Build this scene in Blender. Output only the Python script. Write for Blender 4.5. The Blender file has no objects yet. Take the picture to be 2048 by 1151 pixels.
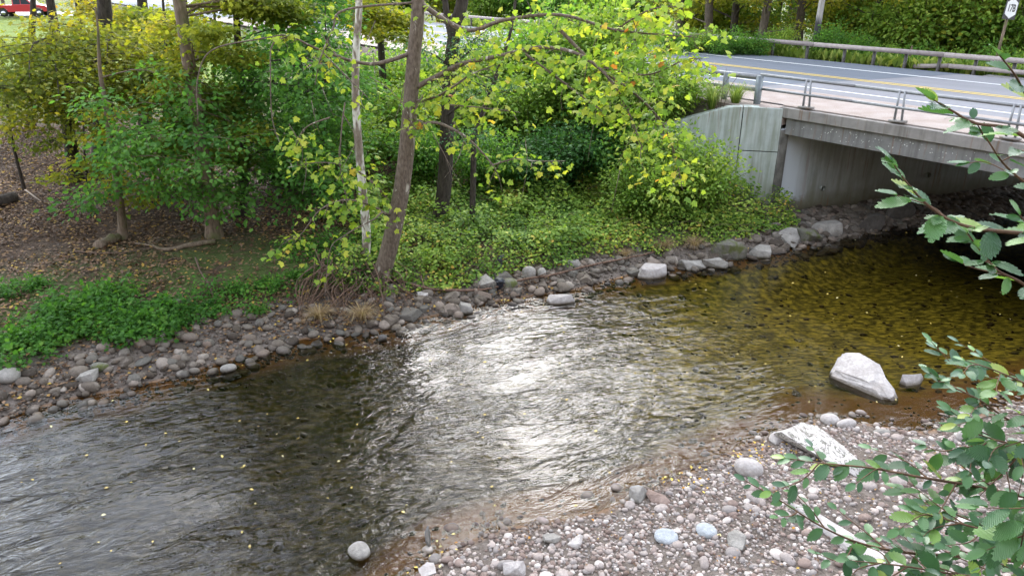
import bpy, bmesh, math, random
import numpy as np
from mathutils import Vector, Matrix, noise as mnoise

# ------------------------------------------------------------------ camera, world, sun, exposure
SC = bpy.context.scene
COL = SC.collection
R = math.radians
H = 7.6                       # eye height above the stream
F = 1490.0                    # focal length in pixels of the 2048-wide photograph
PITCH = R(23.0)
CP, SP = math.cos(PITCH), math.sin(PITCH)

cam_d = bpy.data.cameras.new('camera')
cam_d.sensor_width = 36.0
cam_d.lens = 36.0 * F / 2048.0
cam_d.clip_start = 0.05
cam_d.clip_end = 2000.0
cam = bpy.data.objects.new('camera', cam_d)
cam.location = (0, 0, H)
cam.rotation_euler = (R(90) - PITCH, 0, 0)
COL.objects.link(cam)
SC.camera = cam

SUN_AZ = R(1.0)              # measured from +Y (straight ahead) towards +X (right)
SUN_EL = R(35.0)
world = bpy.data.worlds.new('World')
SC.world = world
world.use_nodes = True
wn, wl = world.node_tree.nodes, world.node_tree.links
wn.clear()
w_out = wn.new('ShaderNodeOutputWorld')
w_bg = wn.new('ShaderNodeBackground')
w_sky = wn.new('ShaderNodeTexSky')
w_sky.sky_type = 'NISHITA'
w_sky.sun_disc = False
w_sky.sun_elevation = SUN_EL
w_sky.sun_rotation = SUN_AZ
w_sky.air_density = 1.0
w_sky.dust_density = 1.0
w_sky.ozone_density = 1.0
w_bg.inputs['Strength'].default_value = 0.15
# thin white cloud spread over the whole sky
w_tc = wn.new('ShaderNodeTexCoord')
w_nz = wn.new('ShaderNodeTexNoise')
w_nz.inputs['Scale'].default_value = 2.6
w_nz.inputs['Detail'].default_value = 6
w_rp = wn.new('ShaderNodeMapRange')
w_rp.inputs[1].default_value = 0.35
w_rp.inputs[2].default_value = 0.70
w_rp.inputs[3].default_value = 0.45
w_rp.inputs[4].default_value = 0.95
w_hs = wn.new('ShaderNodeHueSaturation')
w_hs.inputs['Saturation'].default_value = 0.34
w_hs.inputs['Value'].default_value = 4.6
w_mx = wn.new('ShaderNodeMix')
w_mx.data_type = 'RGBA'
wl.new(w_tc.outputs['Generated'], w_nz.inputs['Vector'])
wl.new(w_nz.outputs['Fac'], w_rp.inputs[0])
wl.new(w_sky.outputs[0], w_hs.inputs['Color'])
wl.new(w_rp.outputs[0], w_mx.inputs[0])
wl.new(w_sky.outputs[0], w_mx.inputs[6])
wl.new(w_hs.outputs[0], w_mx.inputs[7])
wl.new(w_mx.outputs[2], w_bg.inputs['Color'])
wl.new(w_bg.outputs[0], w_out.inputs['Surface'])

sun_d = bpy.data.lights.new('sun', 'SUN')
sun_d.energy = 0.7
sun_d.angle = R(44.0)
sun_d.color = (1.0, 0.985, 0.96)
sun = bpy.data.objects.new('sun', sun_d)
sdir = Vector((math.sin(SUN_AZ) * math.cos(SUN_EL), math.cos(SUN_AZ) * math.cos(SUN_EL), math.sin(SUN_EL)))
sun.rotation_euler = sdir.to_track_quat('Z', 'Y').to_euler()
sun.location = (0, 40, 60)
COL.objects.link(sun)

SC.view_settings.view_transform = 'Standard'
SC.view_settings.look = 'None'
SC.view_settings.exposure = 1.2
SC.view_settings.gamma = 1.0
SC.view_settings.use_curve_mapping = False
SC.render.engine = 'CYCLES'
SC.cycles.use_denoising = True
SC.cycles.use_adaptive_sampling = True
SC.cycles.adaptive_threshold = 0.02
SC.cycles.max_bounces = 10
SC.cycles.diffuse_bounces = 5
SC.cycles.glossy_bounces = 3
SC.cycles.transmission_bounces = 6
SC.cycles.transparent_max_bounces = 8
SC.cycles.caustics_reflective = False
SC.cycles.caustics_refractive = False

rng = np.random.default_rng(7)
rnd = random.Random(7)

# ------------------------------------------------------------------ where things stand
def ray(px, py):
    x = (px - 1024.0) / F
    y = -(py - 575.5) / F
    return np.array([x, CP + SP * y, -SP + CP * y])

def at(px, py, z):
    d = ray(px, py)
    return np.array([0, 0, H]) + d * ((z - H) / d[2])

def atY(px, py, Y):
    d = ray(px, py)
    return np.array([0, 0, H]) + d * (Y / d[1])

def proj(q):
    q = np.asarray(q, float) - np.array([0, 0, H])
    fw = q[..., 1] * CP - q[..., 2] * SP
    up = q[..., 1] * SP + q[..., 2] * CP
    return 1024 + F * q[..., 0] / fw, 575.5 - F * up / fw

# value noise for terrain and clumping (vectorised)
_tab = np.random.default_rng(3).random((64, 64))
def vnoise(x, y, s=1.0, o=0.0):
    x = np.asarray(x, float) * s + o + 100.0
    y = np.asarray(y, float) * s + o * 1.7 + 100.0
    xi, yi = np.floor(x).astype(int), np.floor(y).astype(int)
    fx, fy = x - xi, y - yi
    fx, fy = fx * fx * (3 - 2 * fx), fy * fy * (3 - 2 * fy)
    a = _tab[xi % 64, yi % 64]; b = _tab[(xi + 1) % 64, yi % 64]
    c = _tab[xi % 64, (yi + 1) % 64]; d = _tab[(xi + 1) % 64, (yi + 1) % 64]
    return (a * (1 - fx) + b * fx) * (1 - fy) + (c * (1 - fx) + d * fx) * fy

def sstep(a, b, x):
    t = np.clip((np.asarray(x, float) - a) / (b - a), 0, 1)
    return t * t * (3 - 2 * t)

# shorelines of the stream (metres, z = 0)
FAR_SHORE = np.array([(-40, -2), (-22, 5.2), (-14.5, 9.3), (-11.4, 10.75), (-9.43, 11.67), (-8.6, 12.37), (-7.48, 12.84), (-6.63, 13.44),
    (-5.82, 14.09), (-4.75, 14.91), (-3.04, 15.41), (-2.3, 15.95), (-1.5, 16.37), (-.3, 17.12), (1.63, 17.76), (3.51, 18.98),
    (5.29, 19.54), (7.37, 20.35), (8.8, 21.2), (10.7, 22.3), (12.7, 23.1), (17.4, 24.4), (26, 28), (60, 44)])
NEAR_SHORE = np.array([(-40, -12), (-14, 1.0), (-5, 4.6), (-2.2, 6.9), (-1.35, 7.8), (-.95, 8.35), (-.3, 8.75), (1.35, 9.18), (2.03, 9.6),
    (3.15, 10.31), (3.98, 10.89), (4.6, 11.19), (5.6, 11.75), (6.3, 11.65), (7.36, 11.3), (8.62, 11.84), (9.87, 12.4), (16, 14.5),
    (26, 18), (60, 32)])

def pl_dist(x, y, P):
    x = np.asarray(x, float); y = np.asarray(y, float)
    best = np.full(x.shape, 1e9); sgn = np.zeros(x.shape)
    for (ax, ay), (bx, by) in zip(P[:-1], P[1:]):
        dx, dy = bx - ax, by - ay
        L = dx * dx + dy * dy
        t = np.clip(((x - ax) * dx + (y - ay) * dy) / L, 0, 1)
        d = np.hypot(x - ax - t * dx, y - ay - t * dy)
        m = d < best
        best = np.where(m, d, best)
        s = dx * (y - ay) - dy * (x - ax)
        sgn = np.where(m, np.sign(s), sgn)
    return best * np.where(sgn == 0, 1, sgn)

# road frame: origin at the bridge corner, U along the road away to the left, V across to the far side
DECK = 3.70
K = np.array([8.50, 23.56])
U = np.array([-0.602, 0.799])
V = np.array([0.799, 0.602])
WALLD = np.array([0.953, 0.304])
WINGD = np.array([-0.973, 0.231])
def uv(u, v, z=DECK):
    p = K + U * u + V * v
    return np.array([p[0], p[1], z])

def ground_z(x, y):
    x = np.asarray(x, float); y = np.asarray(y, float)
    df = pl_dist(x, y, FAR_SHORE)          # + beyond the far shore
    dn = -pl_dist(x, y, NEAR_SHORE)        # + on the near side
    inw = (df < 0) & (dn < 0)
    deep = 0.42 + 0.35 * sstep(2, 10, x) + 0.12 * vnoise(x, y, .35, 5)
    bed = -deep * sstep(0, 1.6, -df) * sstep(0, 2.4 + 2.6 * sstep(3.5, 7, x), -dn) - 0.02
    bed = bed + 0.05 * (vnoise(x, y, 1.7, 2) - .5) * sstep(0, .8, -df) * sstep(0, .8, -dn)
    d = np.maximum(df, 0)
    far = 0.46 * (1 - np.exp(-d / 1.1)) + 0.065 * np.minimum(d, 28)
    far = far * (1 - .55 * sstep(8.0, 9.5, x) * sstep(8, 4, d))
    far = far + (vnoise(x, y, .45, 9) - .5) * .35 * sstep(1, 5, d) + (vnoise(x, y, 2.1, 4) - .5) * .07 * sstep(0, 1, d)
    # road embankment
    ku, kv = x - K[0], y - K[1]
    u = ku * U[0] + kv * U[1]; v = ku * V[0] + kv * V[1]
    zr = DECK - 0.12 - np.maximum(0, -0.9 - v) / 1.35
    zr = zr - np.minimum(np.maximum(0, v - 15.0) / 3.0, 0.9)
    behind_wall = WALLD[0] * kv - WALLD[1] * ku            # > 0 behind the abutment face
    behind_wing = WINGD[1] * ku - WINGD[0] * kv
    fill = (behind_wall > .35) & (behind_wing > .30)
    far = np.where(fill, np.maximum(far, zr), far)
    n = np.maximum(dn, 0)
    near = 0.05 * n + 0.10 * (1 - np.exp(-n / .7)) + (vnoise(x, y, .8, 1) - .4) * .16 * sstep(.2, 2, n) + (vnoise(x, y, 3, 6) - .5) * .05 * sstep(0, .5, n)
    near = near + 0.55 * np.maximum(0, 6.2 - y) * sstep(0, 2, n)
    rightfill = (u < -14.2) & (v > -.2) & (dn > 0)
    near = np.where(rightfill, np.maximum(near, np.minimum(DECK - .12, 8)), near)
    z = np.where(inw, bed, np.where(df >= 0, far, near))
    return z

def gz(x, y):
    return float(ground_z(np.array([x]), np.array([y]))[0])

def hit(px, py, zadd=0.0):
    """the point of the ground seen at a pixel"""
    d = ray(px, py)
    t = np.linspace(4, 110, 4000)
    X, Y, Z = d[0] * t, d[1] * t, H + d[2] * t
    g = ground_z(X, Y) + zadd
    i = np.argmax(Z <= g)
    if Z[i] > g[i]:
        i = len(t) - 1
    return np.array([X[i], Y[i], g[i]])

def hitw(px, py):
    p = hit(px, py)
    return at(px, py, 0.0) if p[2] < 0 else p

# ------------------------------------------------------------------ object helpers
def tag(o, label=None, cat=None, group=None, kind=None):
    if label: o['label'] = label
    if cat: o['category'] = cat
    if group: o['group'] = group
    if kind: o['kind'] = kind
    return o

def link(name, me, mat=None, parent=None, loc=None):
    o = bpy.data.objects.new(name, me)
    COL.objects.link(o)
    if mat is not None:
        if isinstance(mat, (list, tuple)):
            for m in mat: me.materials.append(m)
        elif len(me.materials) == 0:
            me.materials.append(mat)
    if parent is not None: o.parent = parent
    if loc is not None: o.location = loc
    return o

def empty(name, loc=(0, 0, 0), label=None, cat=None, group=None, kind=None):
    o = bpy.data.objects.new(name, None)
    o.empty_display_size = .2
    o.location = loc
    COL.objects.link(o)
    return tag(o, label, cat, group, kind)

def mesh_np(name, v, f, smooth=False, tint=None):
    """mesh from arrays; f is (n,k) with one k for all faces"""
    me = bpy.data.meshes.new(name)
    v = np.asarray(v, np.float32); f = np.asarray(f, np.int32)
    n, k = f.shape
    me.vertices.add(len(v)); me.vertices.foreach_set('co', v.ravel())
    me.loops.add(n * k); me.loops.foreach_set('vertex_index', f.ravel())
    me.polygons.add(n)
    me.polygons.foreach_set('loop_start', np.arange(0, n * k, k, dtype=np.int32))
    me.polygons.foreach_set('loop_total', np.full(n, k, np.int32))
    if smooth: me.polygons.foreach_set('use_smooth', np.ones(n, bool))
    me.update(calc_edges=True)
    if tint is not None:
        a = me.attributes.new('tint', 'FLOAT', 'FACE')
        a.data.foreach_set('value', np.asarray(tint, np.float32))
    return me

def bm_mesh(name, bm, smooth=False):
    me = bpy.data.meshes.new(name)
    bm.normal_update()
    bm.to_mesh(me); bm.free()
    if smooth:
        for p in me.polygons: p.use_smooth = True
    return me

def copy_tree(o, parent=None):
    c = o.copy(); COL.objects.link(c)
    c.parent = parent
    for ch in list(o.children):
        copy_tree(ch, c)
    return c

class Geo:
    """collects quads and triangles (as quads) of one mesh"""
    def __init__(s): s.v = []; s.f = []; s.n = 0
    def add(s, v, f):
        v = np.asarray(v, float); s.v.append(v); s.f.append(np.asarray(f, int) + s.n); s.n += len(v)
    def box(s, c, ax, ay, az):
        c = np.asarray(c, float); ax = np.asarray(ax, float); ay = np.asarray(ay, float); az = np.asarray(az, float)
        q = [c + i * ax + j * ay + k * az for k in (-1, 1) for j in (-1, 1) for i in (-1, 1)]
        s.add(q, [(0, 2, 3, 1), (4, 5, 7, 6), (0, 1, 5, 4), (2, 6, 7, 3), (0, 4, 6, 2), (1, 3, 7, 5)])
    def tube(s, pts, rad, sides=8, cap=True):
        pts = np.asarray(pts, float); n = len(pts)
        rad = np.full(n, rad, float) if np.isscalar(rad) else np.asarray(rad, float)
        tan = np.gradient(pts, axis=0)
        tan /= np.linalg.norm(tan, axis=1)[:, None] + 1e-9
        ref = np.array([0, 0, 1.0]) if abs(tan[:, 2]).mean() < .8 else np.array([1.0, 0, 0])
        a = np.cross(tan, ref); a /= np.linalg.norm(a, axis=1)[:, None] + 1e-9
        b = np.cross(tan, a)
        th = np.arange(sides) / sides * 2 * np.pi
        v = pts[:, None, :] + rad[:, None, None] * (np.cos(th)[None, :, None] * a[:, None, :] + np.sin(th)[None, :, None] * b[:, None, :])
        v = v.reshape(-1, 3)
        i = np.arange(n - 1)[:, None] * sides; j = np.arange(sides)[None, :]; jn = (j + 1) % sides
        f = np.stack([i + j, i + jn, i + sides + jn, i + sides + j], -1).reshape(-1, 4)
        s.add(v, f)
        if cap:
            c0 = len(v)
            v2 = np.array([pts[0], pts[-1]])
            base = s.n
            s.v.append(v2); s.n += 2
            off = base - len(v)
            ff = []
            for q in range(sides):
                ff.append((off + (q + 1) % sides, off + q, base, base))
                e = off + (n - 1) * sides
                ff.append((e + q, e + (q + 1) % sides, base + 1, base + 1))
            # degenerate quads are turned into triangles when built
            s.f.append(np.array(ff))
    def build(s, name, mat, parent=None, smooth=False, loc=None):
        v = np.concatenate(s.v); f = np.concatenate(s.f)
        if loc is not None: v = v - np.asarray(loc, float)
        tri = f[:, 2] == f[:, 3]
        me = bpy.data.meshes.new(name)
        me.vertices.add(len(v)); me.vertices.foreach_set('co', v.astype(np.float32).ravel())
        q, t = f[~tri], f[tri][:, :3]
        me.loops.add(q.size + t.size)
        me.loops.foreach_set('vertex_index', np.concatenate([q.ravel(), t.ravel()]).astype(np.int32))
        me.polygons.add(len(q) + len(t))
        st = np.concatenate([np.arange(len(q)) * 4, len(q) * 4 + np.arange(len(t)) * 3]).astype(np.int32)
        me.polygons.foreach_set('loop_start', st)
        me.polygons.foreach_set('loop_total', np.concatenate([np.full(len(q), 4), np.full(len(t), 3)]).astype(np.int32))
        if smooth: me.polygons.foreach_set('use_smooth', np.ones(len(q) + len(t), bool))
        me.update(calc_edges=True)
        return link(name, me, mat, parent, loc)

def bez(pts, n):
    """smooth curve through points (Catmull-Rom), n samples"""
    P = np.asarray(pts, float)
    P = np.vstack([2 * P[0] - P[1], P, 2 * P[-1] - P[-2]])
    m = len(P) - 3
    t = np.linspace(0, m - 1e-6, n); i = t.astype(int); u = (t - i)[:, None]
    p0, p1, p2, p3 = P[i], P[i + 1], P[i + 2], P[i + 3]
    return .5 * (2 * p1 + (p2 - p0) * u + (2 * p0 - 5 * p1 + 4 * p2 - p3) * u ** 2 + (3 * p1 - p0 - 3 * p2 + p3) * u ** 3)

# ------------------------------------------------------------------ materials
class N:
    def __init__(s, name):
        s.m = bpy.data.materials.new(name); s.m.use_nodes = True
        s.t = s.m.node_tree; s.n = s.t.nodes; s.l = s.t.links
        s.b = s.n['Principled BSDF']; s.out = s.n['Material Output']
    def new(s, t, **k):
        q = s.n.new(t)
        for a, b in k.items(): setattr(q, a, b)
        return q
    def pos(s): return s.new('ShaderNodeNewGeometry').outputs['Position']
    def obj(s): return s.new('ShaderNodeTexCoord').outputs['Object']
    def island(s): return s.new('ShaderNodeNewGeometry').outputs['Random Per Island']
    def orand(s): return s.new('ShaderNodeObjectInfo').outputs['Random']
    def attr(s, name): return s.new('ShaderNodeAttribute', attribute_name=name).outputs['Fac']
    def mapping(s, vec, scale=(1, 1, 1), rot=(0, 0, 0)):
        m = s.new('ShaderNodeMapping'); s.l.new(vec, m.inputs[0])
        m.inputs['Scale'].default_value = scale; m.inputs['Rotation'].default_value = rot
        return m.outputs[0]
    def noise(s, vec, scale, detail=4, rough=.55, dist=0):
        q = s.new('ShaderNodeTexNoise'); s.l.new(vec, q.inputs['Vector'])
        q.inputs['Scale'].default_value = scale; q.inputs['Detail'].default_value = detail
        q.inputs['Roughness'].default_value = rough; q.inputs['Distortion'].default_value = dist
        return q.outputs['Fac']
    def voro(s, vec, scale, out='Distance', feat='F1'):
        q = s.new('ShaderNodeTexVoronoi', feature=feat); s.l.new(vec, q.inputs['Vector'])
        q.inputs['Scale'].default_value = scale
        return q.outputs[out]
    def ramp(s, fac, stops, interp='LINEAR'):
        q = s.new('ShaderNodeValToRGB'); s.l.new(fac, q.inputs[0])
        cr = q.color_ramp; cr.interpolation = interp
        while len(cr.elements) < len(stops): cr.elements.new(0.5)
        for e, (p, c) in zip(cr.elements, stops):
            e.position = p
            e.color = (c, c, c, 1) if np.isscalar(c) else (c[0], c[1], c[2], 1)
        return q.outputs[0]
    def mix(s, fac, a, b, mode='MIX'):
        q = s.new('ShaderNodeMix', data_type='RGBA', blend_type=mode)
        for x, i in ((fac, 0), (a, 6), (b, 7)):
            if isinstance(x, (int, float)): q.inputs[i].default_value = x if i == 0 else (x, x, x, 1)
            elif isinstance(x, tuple): q.inputs[i].default_value = (*x, 1)
            else: s.l.new(x, q.inputs[i])
        return q.outputs[2]
    def math(s, op, a, b=0.0):
        q = s.new('ShaderNodeMath', operation=op)
        for x, i in ((a, 0), (b, 1)):
            if isinstance(x, (int, float)): q.inputs[i].default_value = x
            else: s.l.new(x, q.inputs[i])
        return q.outputs[0]
    def rng(s, x, a, b, c=0., d=1.):
        q = s.new('ShaderNodeMapRange'); s.l.new(x, q.inputs[0])
        for i, v in enumerate((a, b, c, d)): q.inputs[i + 1].default_value = v
        return q.outputs[0]
    def sep(s, vec):
        q = s.new('ShaderNodeSeparateXYZ'); s.l.new(vec, q.inputs[0]); return q.outputs
    def bump(s, h, strength=.5, dist=.02, normal=None):
        q = s.new('ShaderNodeBump'); s.l.new(h, q.inputs['Height'])
        q.inputs['Strength'].default_value = strength; q.inputs['Distance'].default_value = dist
        if normal is not None: s.l.new(normal, q.inputs['Normal'])
        return q.outputs[0]
    def set(s, color=None, rough=None, normal=None, metallic=None, spec=None):
        for key, x in (('Base Color', color), ('Roughness', rough), ('Normal', normal), ('Metallic', metallic), ('Specular IOR Level', spec)):
            if x is None: continue
            if isinstance(x, tuple): s.b.inputs[key].default_value = (*x, 1)
            elif isinstance(x, (int, float)): s.b.inputs[key].default_value = x
            else: s.l.new(x, s.b.inputs[key])
        return s.m

def leaf_mat(name, stops, trans=.52, rough=.6, per_object=False, gloss=.14, vein=False, tr_gain=(1.4, 1.42, .65)):
    """leaf: a coat of diffuse and gloss over light that comes through the blade; the colour differs from leaf to leaf"""
    a = N(name)
    r = a.orand() if per_object else a.attr('tint')
    c = a.ramp(r, stops)
    p = a.pos()
    c = a.mix(.22, c, a.ramp(a.noise(p, 11, 2), [(.3, .55), (.7, 1.35)]), 'MULTIPLY')
    a.set(c, rough, spec=gloss)
    if vein:
        w = a.new('ShaderNodeTexWave', wave_type='BANDS', bands_direction='DIAGONAL')
        a.l.new(a.obj(), w.inputs['Vector']); w.inputs['Scale'].default_value = 9.; w.inputs['Distortion'].default_value = .6
        a.set(normal=a.bump(w.outputs['Fac'], .35, .03))
    tr = a.new('ShaderNodeBsdfTranslucent')
    tc = a.mix(1.0, c, tr_gain, 'MULTIPLY')
    a.l.new(tc, tr.inputs['Color'])
    mx = a.new('ShaderNodeMixShader'); mx.inputs[0].default_value = trans
    a.l.new(a.b.outputs[0], mx.inputs[1]); a.l.new(tr.outputs[0], mx.inputs[2])
    a.l.new(mx.outputs[0], a.out.inputs['Surface'])
    return a.m

def bark_mat(name, c0, c1, scale=6., bump=.6, moss=None):
    a = N(name)
    v = a.mapping(a.obj(), (1, 1, .22))
    n = a.noise(v, scale * 2.2, 6, .65, .4)
    c = a.ramp(n, [(.3, c0), (.68, c1)])
    if moss: c = a.mix(a.rng(a.noise(a.obj(), 1.6, 3), .5, .68), c, moss)
    return a.set(c, .9, a.bump(n, bump, .03), spec=.15)

M_BARK = bark_mat('bark_grey_brown', (.045, .036, .028), (.16, .13, .10), 7)
M_BARK_DARK = bark_mat('bark_dark', (.022, .019, .016), (.085, .07, .056), 7, .9)
M_BARK_TAN = bark_mat('bark_tan', (.09, .065, .045), (.24, .18, .13), 7, .6, (.10, .11, .04))
M_TWIG = bark_mat('twig_grey', (.16, .125, .095), (.36, .30, .24), 9, .3)
M_TWIG_BROWN = bark_mat('twig_brown', (.055, .035, .025), (.16, .11, .08), 9, .3)
M_ROOT = bark_mat('root_brown', (.06, .036, .026), (.22, .14, .10), 9, .5)
M_ELM_TWIG = bark_mat('elm_twig', (.06, .035, .022), (.15, .09, .055), 9, .3)
def syc_bark(name, c0, c1, pale, lo, hi):
    a = N(name)
    v = a.mapping(a.obj(), (1, 1, .42))
    n = a.noise(v, 5.5, 3, .5, .5)
    c = a.mix(a.ramp(n, [(lo, 0.), (hi, 1.)]), a.ramp(a.noise(v, 21, 5), [(.3, c0), (.7, c1)]), pale)
    return a.set(c, .82, a.bump(a.noise(v, 14, 5), .5, .015), spec=.2)
M_SYC = syc_bark('sycamore_bark', (.085, .062, .045), (.20, .155, .12), (.42, .38, .31), .63, .69)
M_SYC_PALE = syc_bark('sycamore_bark_pale', (.15, .115, .085), (.28, .23, .18), (.58, .55, .47), .46, .56)

# ------------------------------------------------------------------ ground, stream bed, water
def ground_mat():
    a = N('bank_soil')
    p = a.pos()
    # zones were laid out on the sheet: litter under the trees, lawn beyond them, gravel at the water, bed under it
    n1 = a.noise(p, 1.3, 5); n2 = a.noise(p, 26, 4, .7); n3 = a.voro(p, 17, 'Color')
    soil = a.ramp(n2, [(.3, (.026, .018, .012)), (.7, (.075, .053, .036))])
    litter = a.mix(.6, a.ramp(a.sep(n3)[0], [(0, (.030, .018, .011)), (.4, (.070, .041, .025)), (.75, (.125, .078, .045)), (1, (.18, .125, .078))]), soil)
    lawn = a.ramp(a.noise(p, 3, 6), [(.3, (.075, .12, .015)), (.7, (.15, .19, .028))])
    gravel = a.mix(.65, a.ramp(a.sep(n3)[1], [(0, (.06, .048, .038)), (.6, (.145, .12, .10)), (1, (.24, .205, .18))]), a.ramp(n2, [(.3, (.062, .046, .036)), (.7, (.165, .135, .112))]))
    moss = a.ramp(n2, [(.3, (.03, .045, .012)), (.7, (.09, .12, .03))])
    c = a.mix(a.attr('litter'), soil, litter)
    c = a.mix(a.math('MULTIPLY', a.attr('moss'), a.rng(n1, .36, .5)), c, moss)
    c = a.mix(a.attr('lawn'), c, lawn)
    c = a.mix(a.attr('gravel'), c, gravel)
    z = a.sep(p)[2]
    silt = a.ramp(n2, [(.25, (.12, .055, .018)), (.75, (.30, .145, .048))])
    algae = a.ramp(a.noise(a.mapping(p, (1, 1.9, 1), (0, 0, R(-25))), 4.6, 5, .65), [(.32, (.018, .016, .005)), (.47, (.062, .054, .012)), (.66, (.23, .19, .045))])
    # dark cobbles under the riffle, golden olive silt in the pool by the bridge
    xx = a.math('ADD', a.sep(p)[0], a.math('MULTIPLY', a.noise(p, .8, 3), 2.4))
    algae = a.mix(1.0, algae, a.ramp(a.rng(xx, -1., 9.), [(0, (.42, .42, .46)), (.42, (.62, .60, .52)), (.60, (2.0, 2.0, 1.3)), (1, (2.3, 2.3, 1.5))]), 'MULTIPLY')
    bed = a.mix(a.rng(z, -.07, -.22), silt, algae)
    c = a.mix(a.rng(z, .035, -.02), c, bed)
    rough = a.rng(z, .06, .0, .95, .5)
    return a.set(c, rough, a.bump(a.noise(p, 38, 5, .7), .7, .03), spec=.2)
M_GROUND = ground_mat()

xs = np.concatenate([np.linspace(-420, -60, 24), np.linspace(-56, -16, 54)[:-1], np.arange(-16, 16, .13), np.linspace(16, 60, 60)[1:], np.linspace(66, 420, 24)])
ys = np.concatenate([np.linspace(-160, -12, 12), np.linspace(-8, 6.4, 26), np.arange(6.6, 27, .13), np.linspace(27.2, 48, 60), np.linspace(50, 110, 40), np.linspace(120, 520, 24)])
XX, YY = np.meshgrid(xs, ys)
ZZ = ground_z(XX, YY)
DF = pl_dist(XX, YY, FAR_SHORE); DN = -pl_dist(XX, YY, NEAR_SHORE)
nx, ny = len(xs), len(ys)
ii = (np.arange(ny - 1)[:, None] * nx + np.arange(nx - 1)[None, :])
quads = np.stack([ii, ii + 1, ii + nx + 1, ii + nx], -1)
cF = .25 * (DF[:-1, :-1] + DF[1:, :-1] + DF[:-1, 1:] + DF[1:, 1:]); cN = .25 * (DN[:-1, :-1] + DN[1:, :-1] + DN[:-1, 1:] + DN[1:, 1:])
near_side = cN > cF
verts_all = np.stack([XX, YY, ZZ], -1).reshape(-1, 3)
kx, ky = XX - K[0], YY - K[1]
UU = kx * U[0] + ky * U[1]; VV = kx * V[0] + ky * V[1]
gravel = np.where(DN > DF, sstep(.02, .06, ZZ), sstep(1.9, .9, DF + (vnoise(XX, YY, 1.2) - .5) * 1.2)) * (DF < 6)
gravel = np.where(DN > DF, sstep(-.05, .1, DN), gravel)
road_zone = sstep(-2.0, -.8, VV) * (UU > 0) * (DF > 0) * sstep(16.5, 14.5, VV)
gravel = np.maximum(gravel, road_zone * .85)
lawn = sstep(30, 38, YY + (vnoise(XX, YY, .2) - .5) * 6) * sstep(-7, -14, XX + .25 * (YY - 30)) * (DF > 0)
lawn = np.maximum(lawn, sstep(16.5, 19, VV) * (DF > 0) * .25)
moss_z = np.maximum(sstep(1.2, 2.5, DF) * sstep(7.5, 4.0, DF), sstep(14.5, 16, VV) * (DF > 0))
litter_z = np.where(DF > 0, 1.0, .3)
def sub_sheet(name, mask):
    q = quads[mask].reshape(-1, 4)
    used, inv = np.unique(q, return_inverse=True)
    me = mesh_np(name, verts_all[used], inv.reshape(-1, 4), True)
    for nm, arr in (('gravel', gravel), ('lawn', lawn), ('moss', moss_z), ('litter', litter_z)):
        at_ = me.attributes.new(nm, 'FLOAT', 'POINT'); at_.data.foreach_set('value', arr.reshape(-1)[used].astype(np.float32))
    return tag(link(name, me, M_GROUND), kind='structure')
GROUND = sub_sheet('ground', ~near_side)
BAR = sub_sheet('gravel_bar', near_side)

def water_mat():
    a = N('stream_water')
    p = a.pos()
    x, y, z = a.sep(p)
    fl = a.mapping(p, (1, 1, 1), (0, 0, R(-27)))
    fl2 = a.mapping(fl, (.42, 1, 1))
    warp = a.new('ShaderNodeMix', data_type='VECTOR')
    rip1 = a.noise(fl2, 5.2, 2, .5, 1.3)
    rip2 = a.noise(a.mapping(fl, (.6, 1, 1), (0, 0, .5)), 17, 3, .6, .6)
    swell = a.noise(fl2, 2.4, 2, .5, .9)
    h = a.math('ADD', a.math('MULTIPLY', rip1, .62), a.math('ADD', a.math('MULTIPLY', rip2, .13), a.math('MULTIPLY', swell, .9)))
    # the riffle runs on the left and through the middle, the pool by the bridge is calm
    calm = a.rng(a.math('ADD', x, a.math('MULTIPLY', a.noise(p, .5, 2), 3.0)), 4.2, 7.4, 1.0, .10)
    patch = a.rng(a.noise(fl2, .8, 2), .34, .64, .30, 1.15)
    b = a.new('ShaderNodeBump'); a.l.new(h, b.inputs['Height'])
    a.l.new(a.math('MULTIPLY', calm, patch), b.inputs['Strength']); b.inputs['Distance'].default_value = .075
    fr = a.new('ShaderNodeFresnel'); fr.inputs['IOR'].default_value = 1.36
    a.l.new(b.outputs[0], fr.inputs['Normal'])
    gl = a.new('ShaderNodeBsdfGlossy'); gl.inputs['Roughness'].default_value = .025
    a.l.new(b.outputs[0], gl.inputs['Normal'])
    tr = a.new('ShaderNodeBsdfTransparent'); tr.inputs['Color'].default_value = (.66, .61, .45, 1)
    mx = a.new('ShaderNodeMixShader')
    a.l.new(fr.outputs[0], mx.inputs[0]); a.l.new(tr.outputs[0], mx.inputs[1]); a.l.new(gl.outputs[0], mx.inputs[2])
    a.l.new(mx.outputs[0], a.out.inputs['Surface'])
    return a.m
M_WATER = water_mat()
wxs = np.concatenate([np.arange(-60, -14, 2.), np.arange(-14, 20, .10), np.arange(20, 62, 2.)]); wys = np.concatenate([np.arange(-14, 6, 1.), np.arange(6, 26, .10), np.arange(26, 46, 1.)])
WX, WY = np.meshgrid(wxs, wys)
wd = np.maximum(pl_dist(WX, WY, FAR_SHORE), -pl_dist(WX, WY, NEAR_SHORE))
amp = .020 * sstep(6.5, 3.0, WX) * sstep(.2, -1.2, wd)
ca, sa = math.cos(R(27)), math.sin(R(27))
A1, A2 = WX * ca + WY * sa, -WX * sa + WY * ca
WZ = amp * ((vnoise(A1 * .45, A2, 3.1, 1) - .5) + .6 * (vnoise(A1 * .5, A2, 6.3, 8) - .5))
wi = (np.arange(len(wys) - 1)[:, None] * len(wxs) + np.arange(len(wxs) - 1)[None, :])
wq = np.stack([wi, wi + 1, wi + len(wxs) + 1, wi + len(wxs)], -1)
wc = .25 * (wd[:-1, :-1] + wd[1:, :-1] + wd[:-1, 1:] + wd[1:, 1:])
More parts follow.
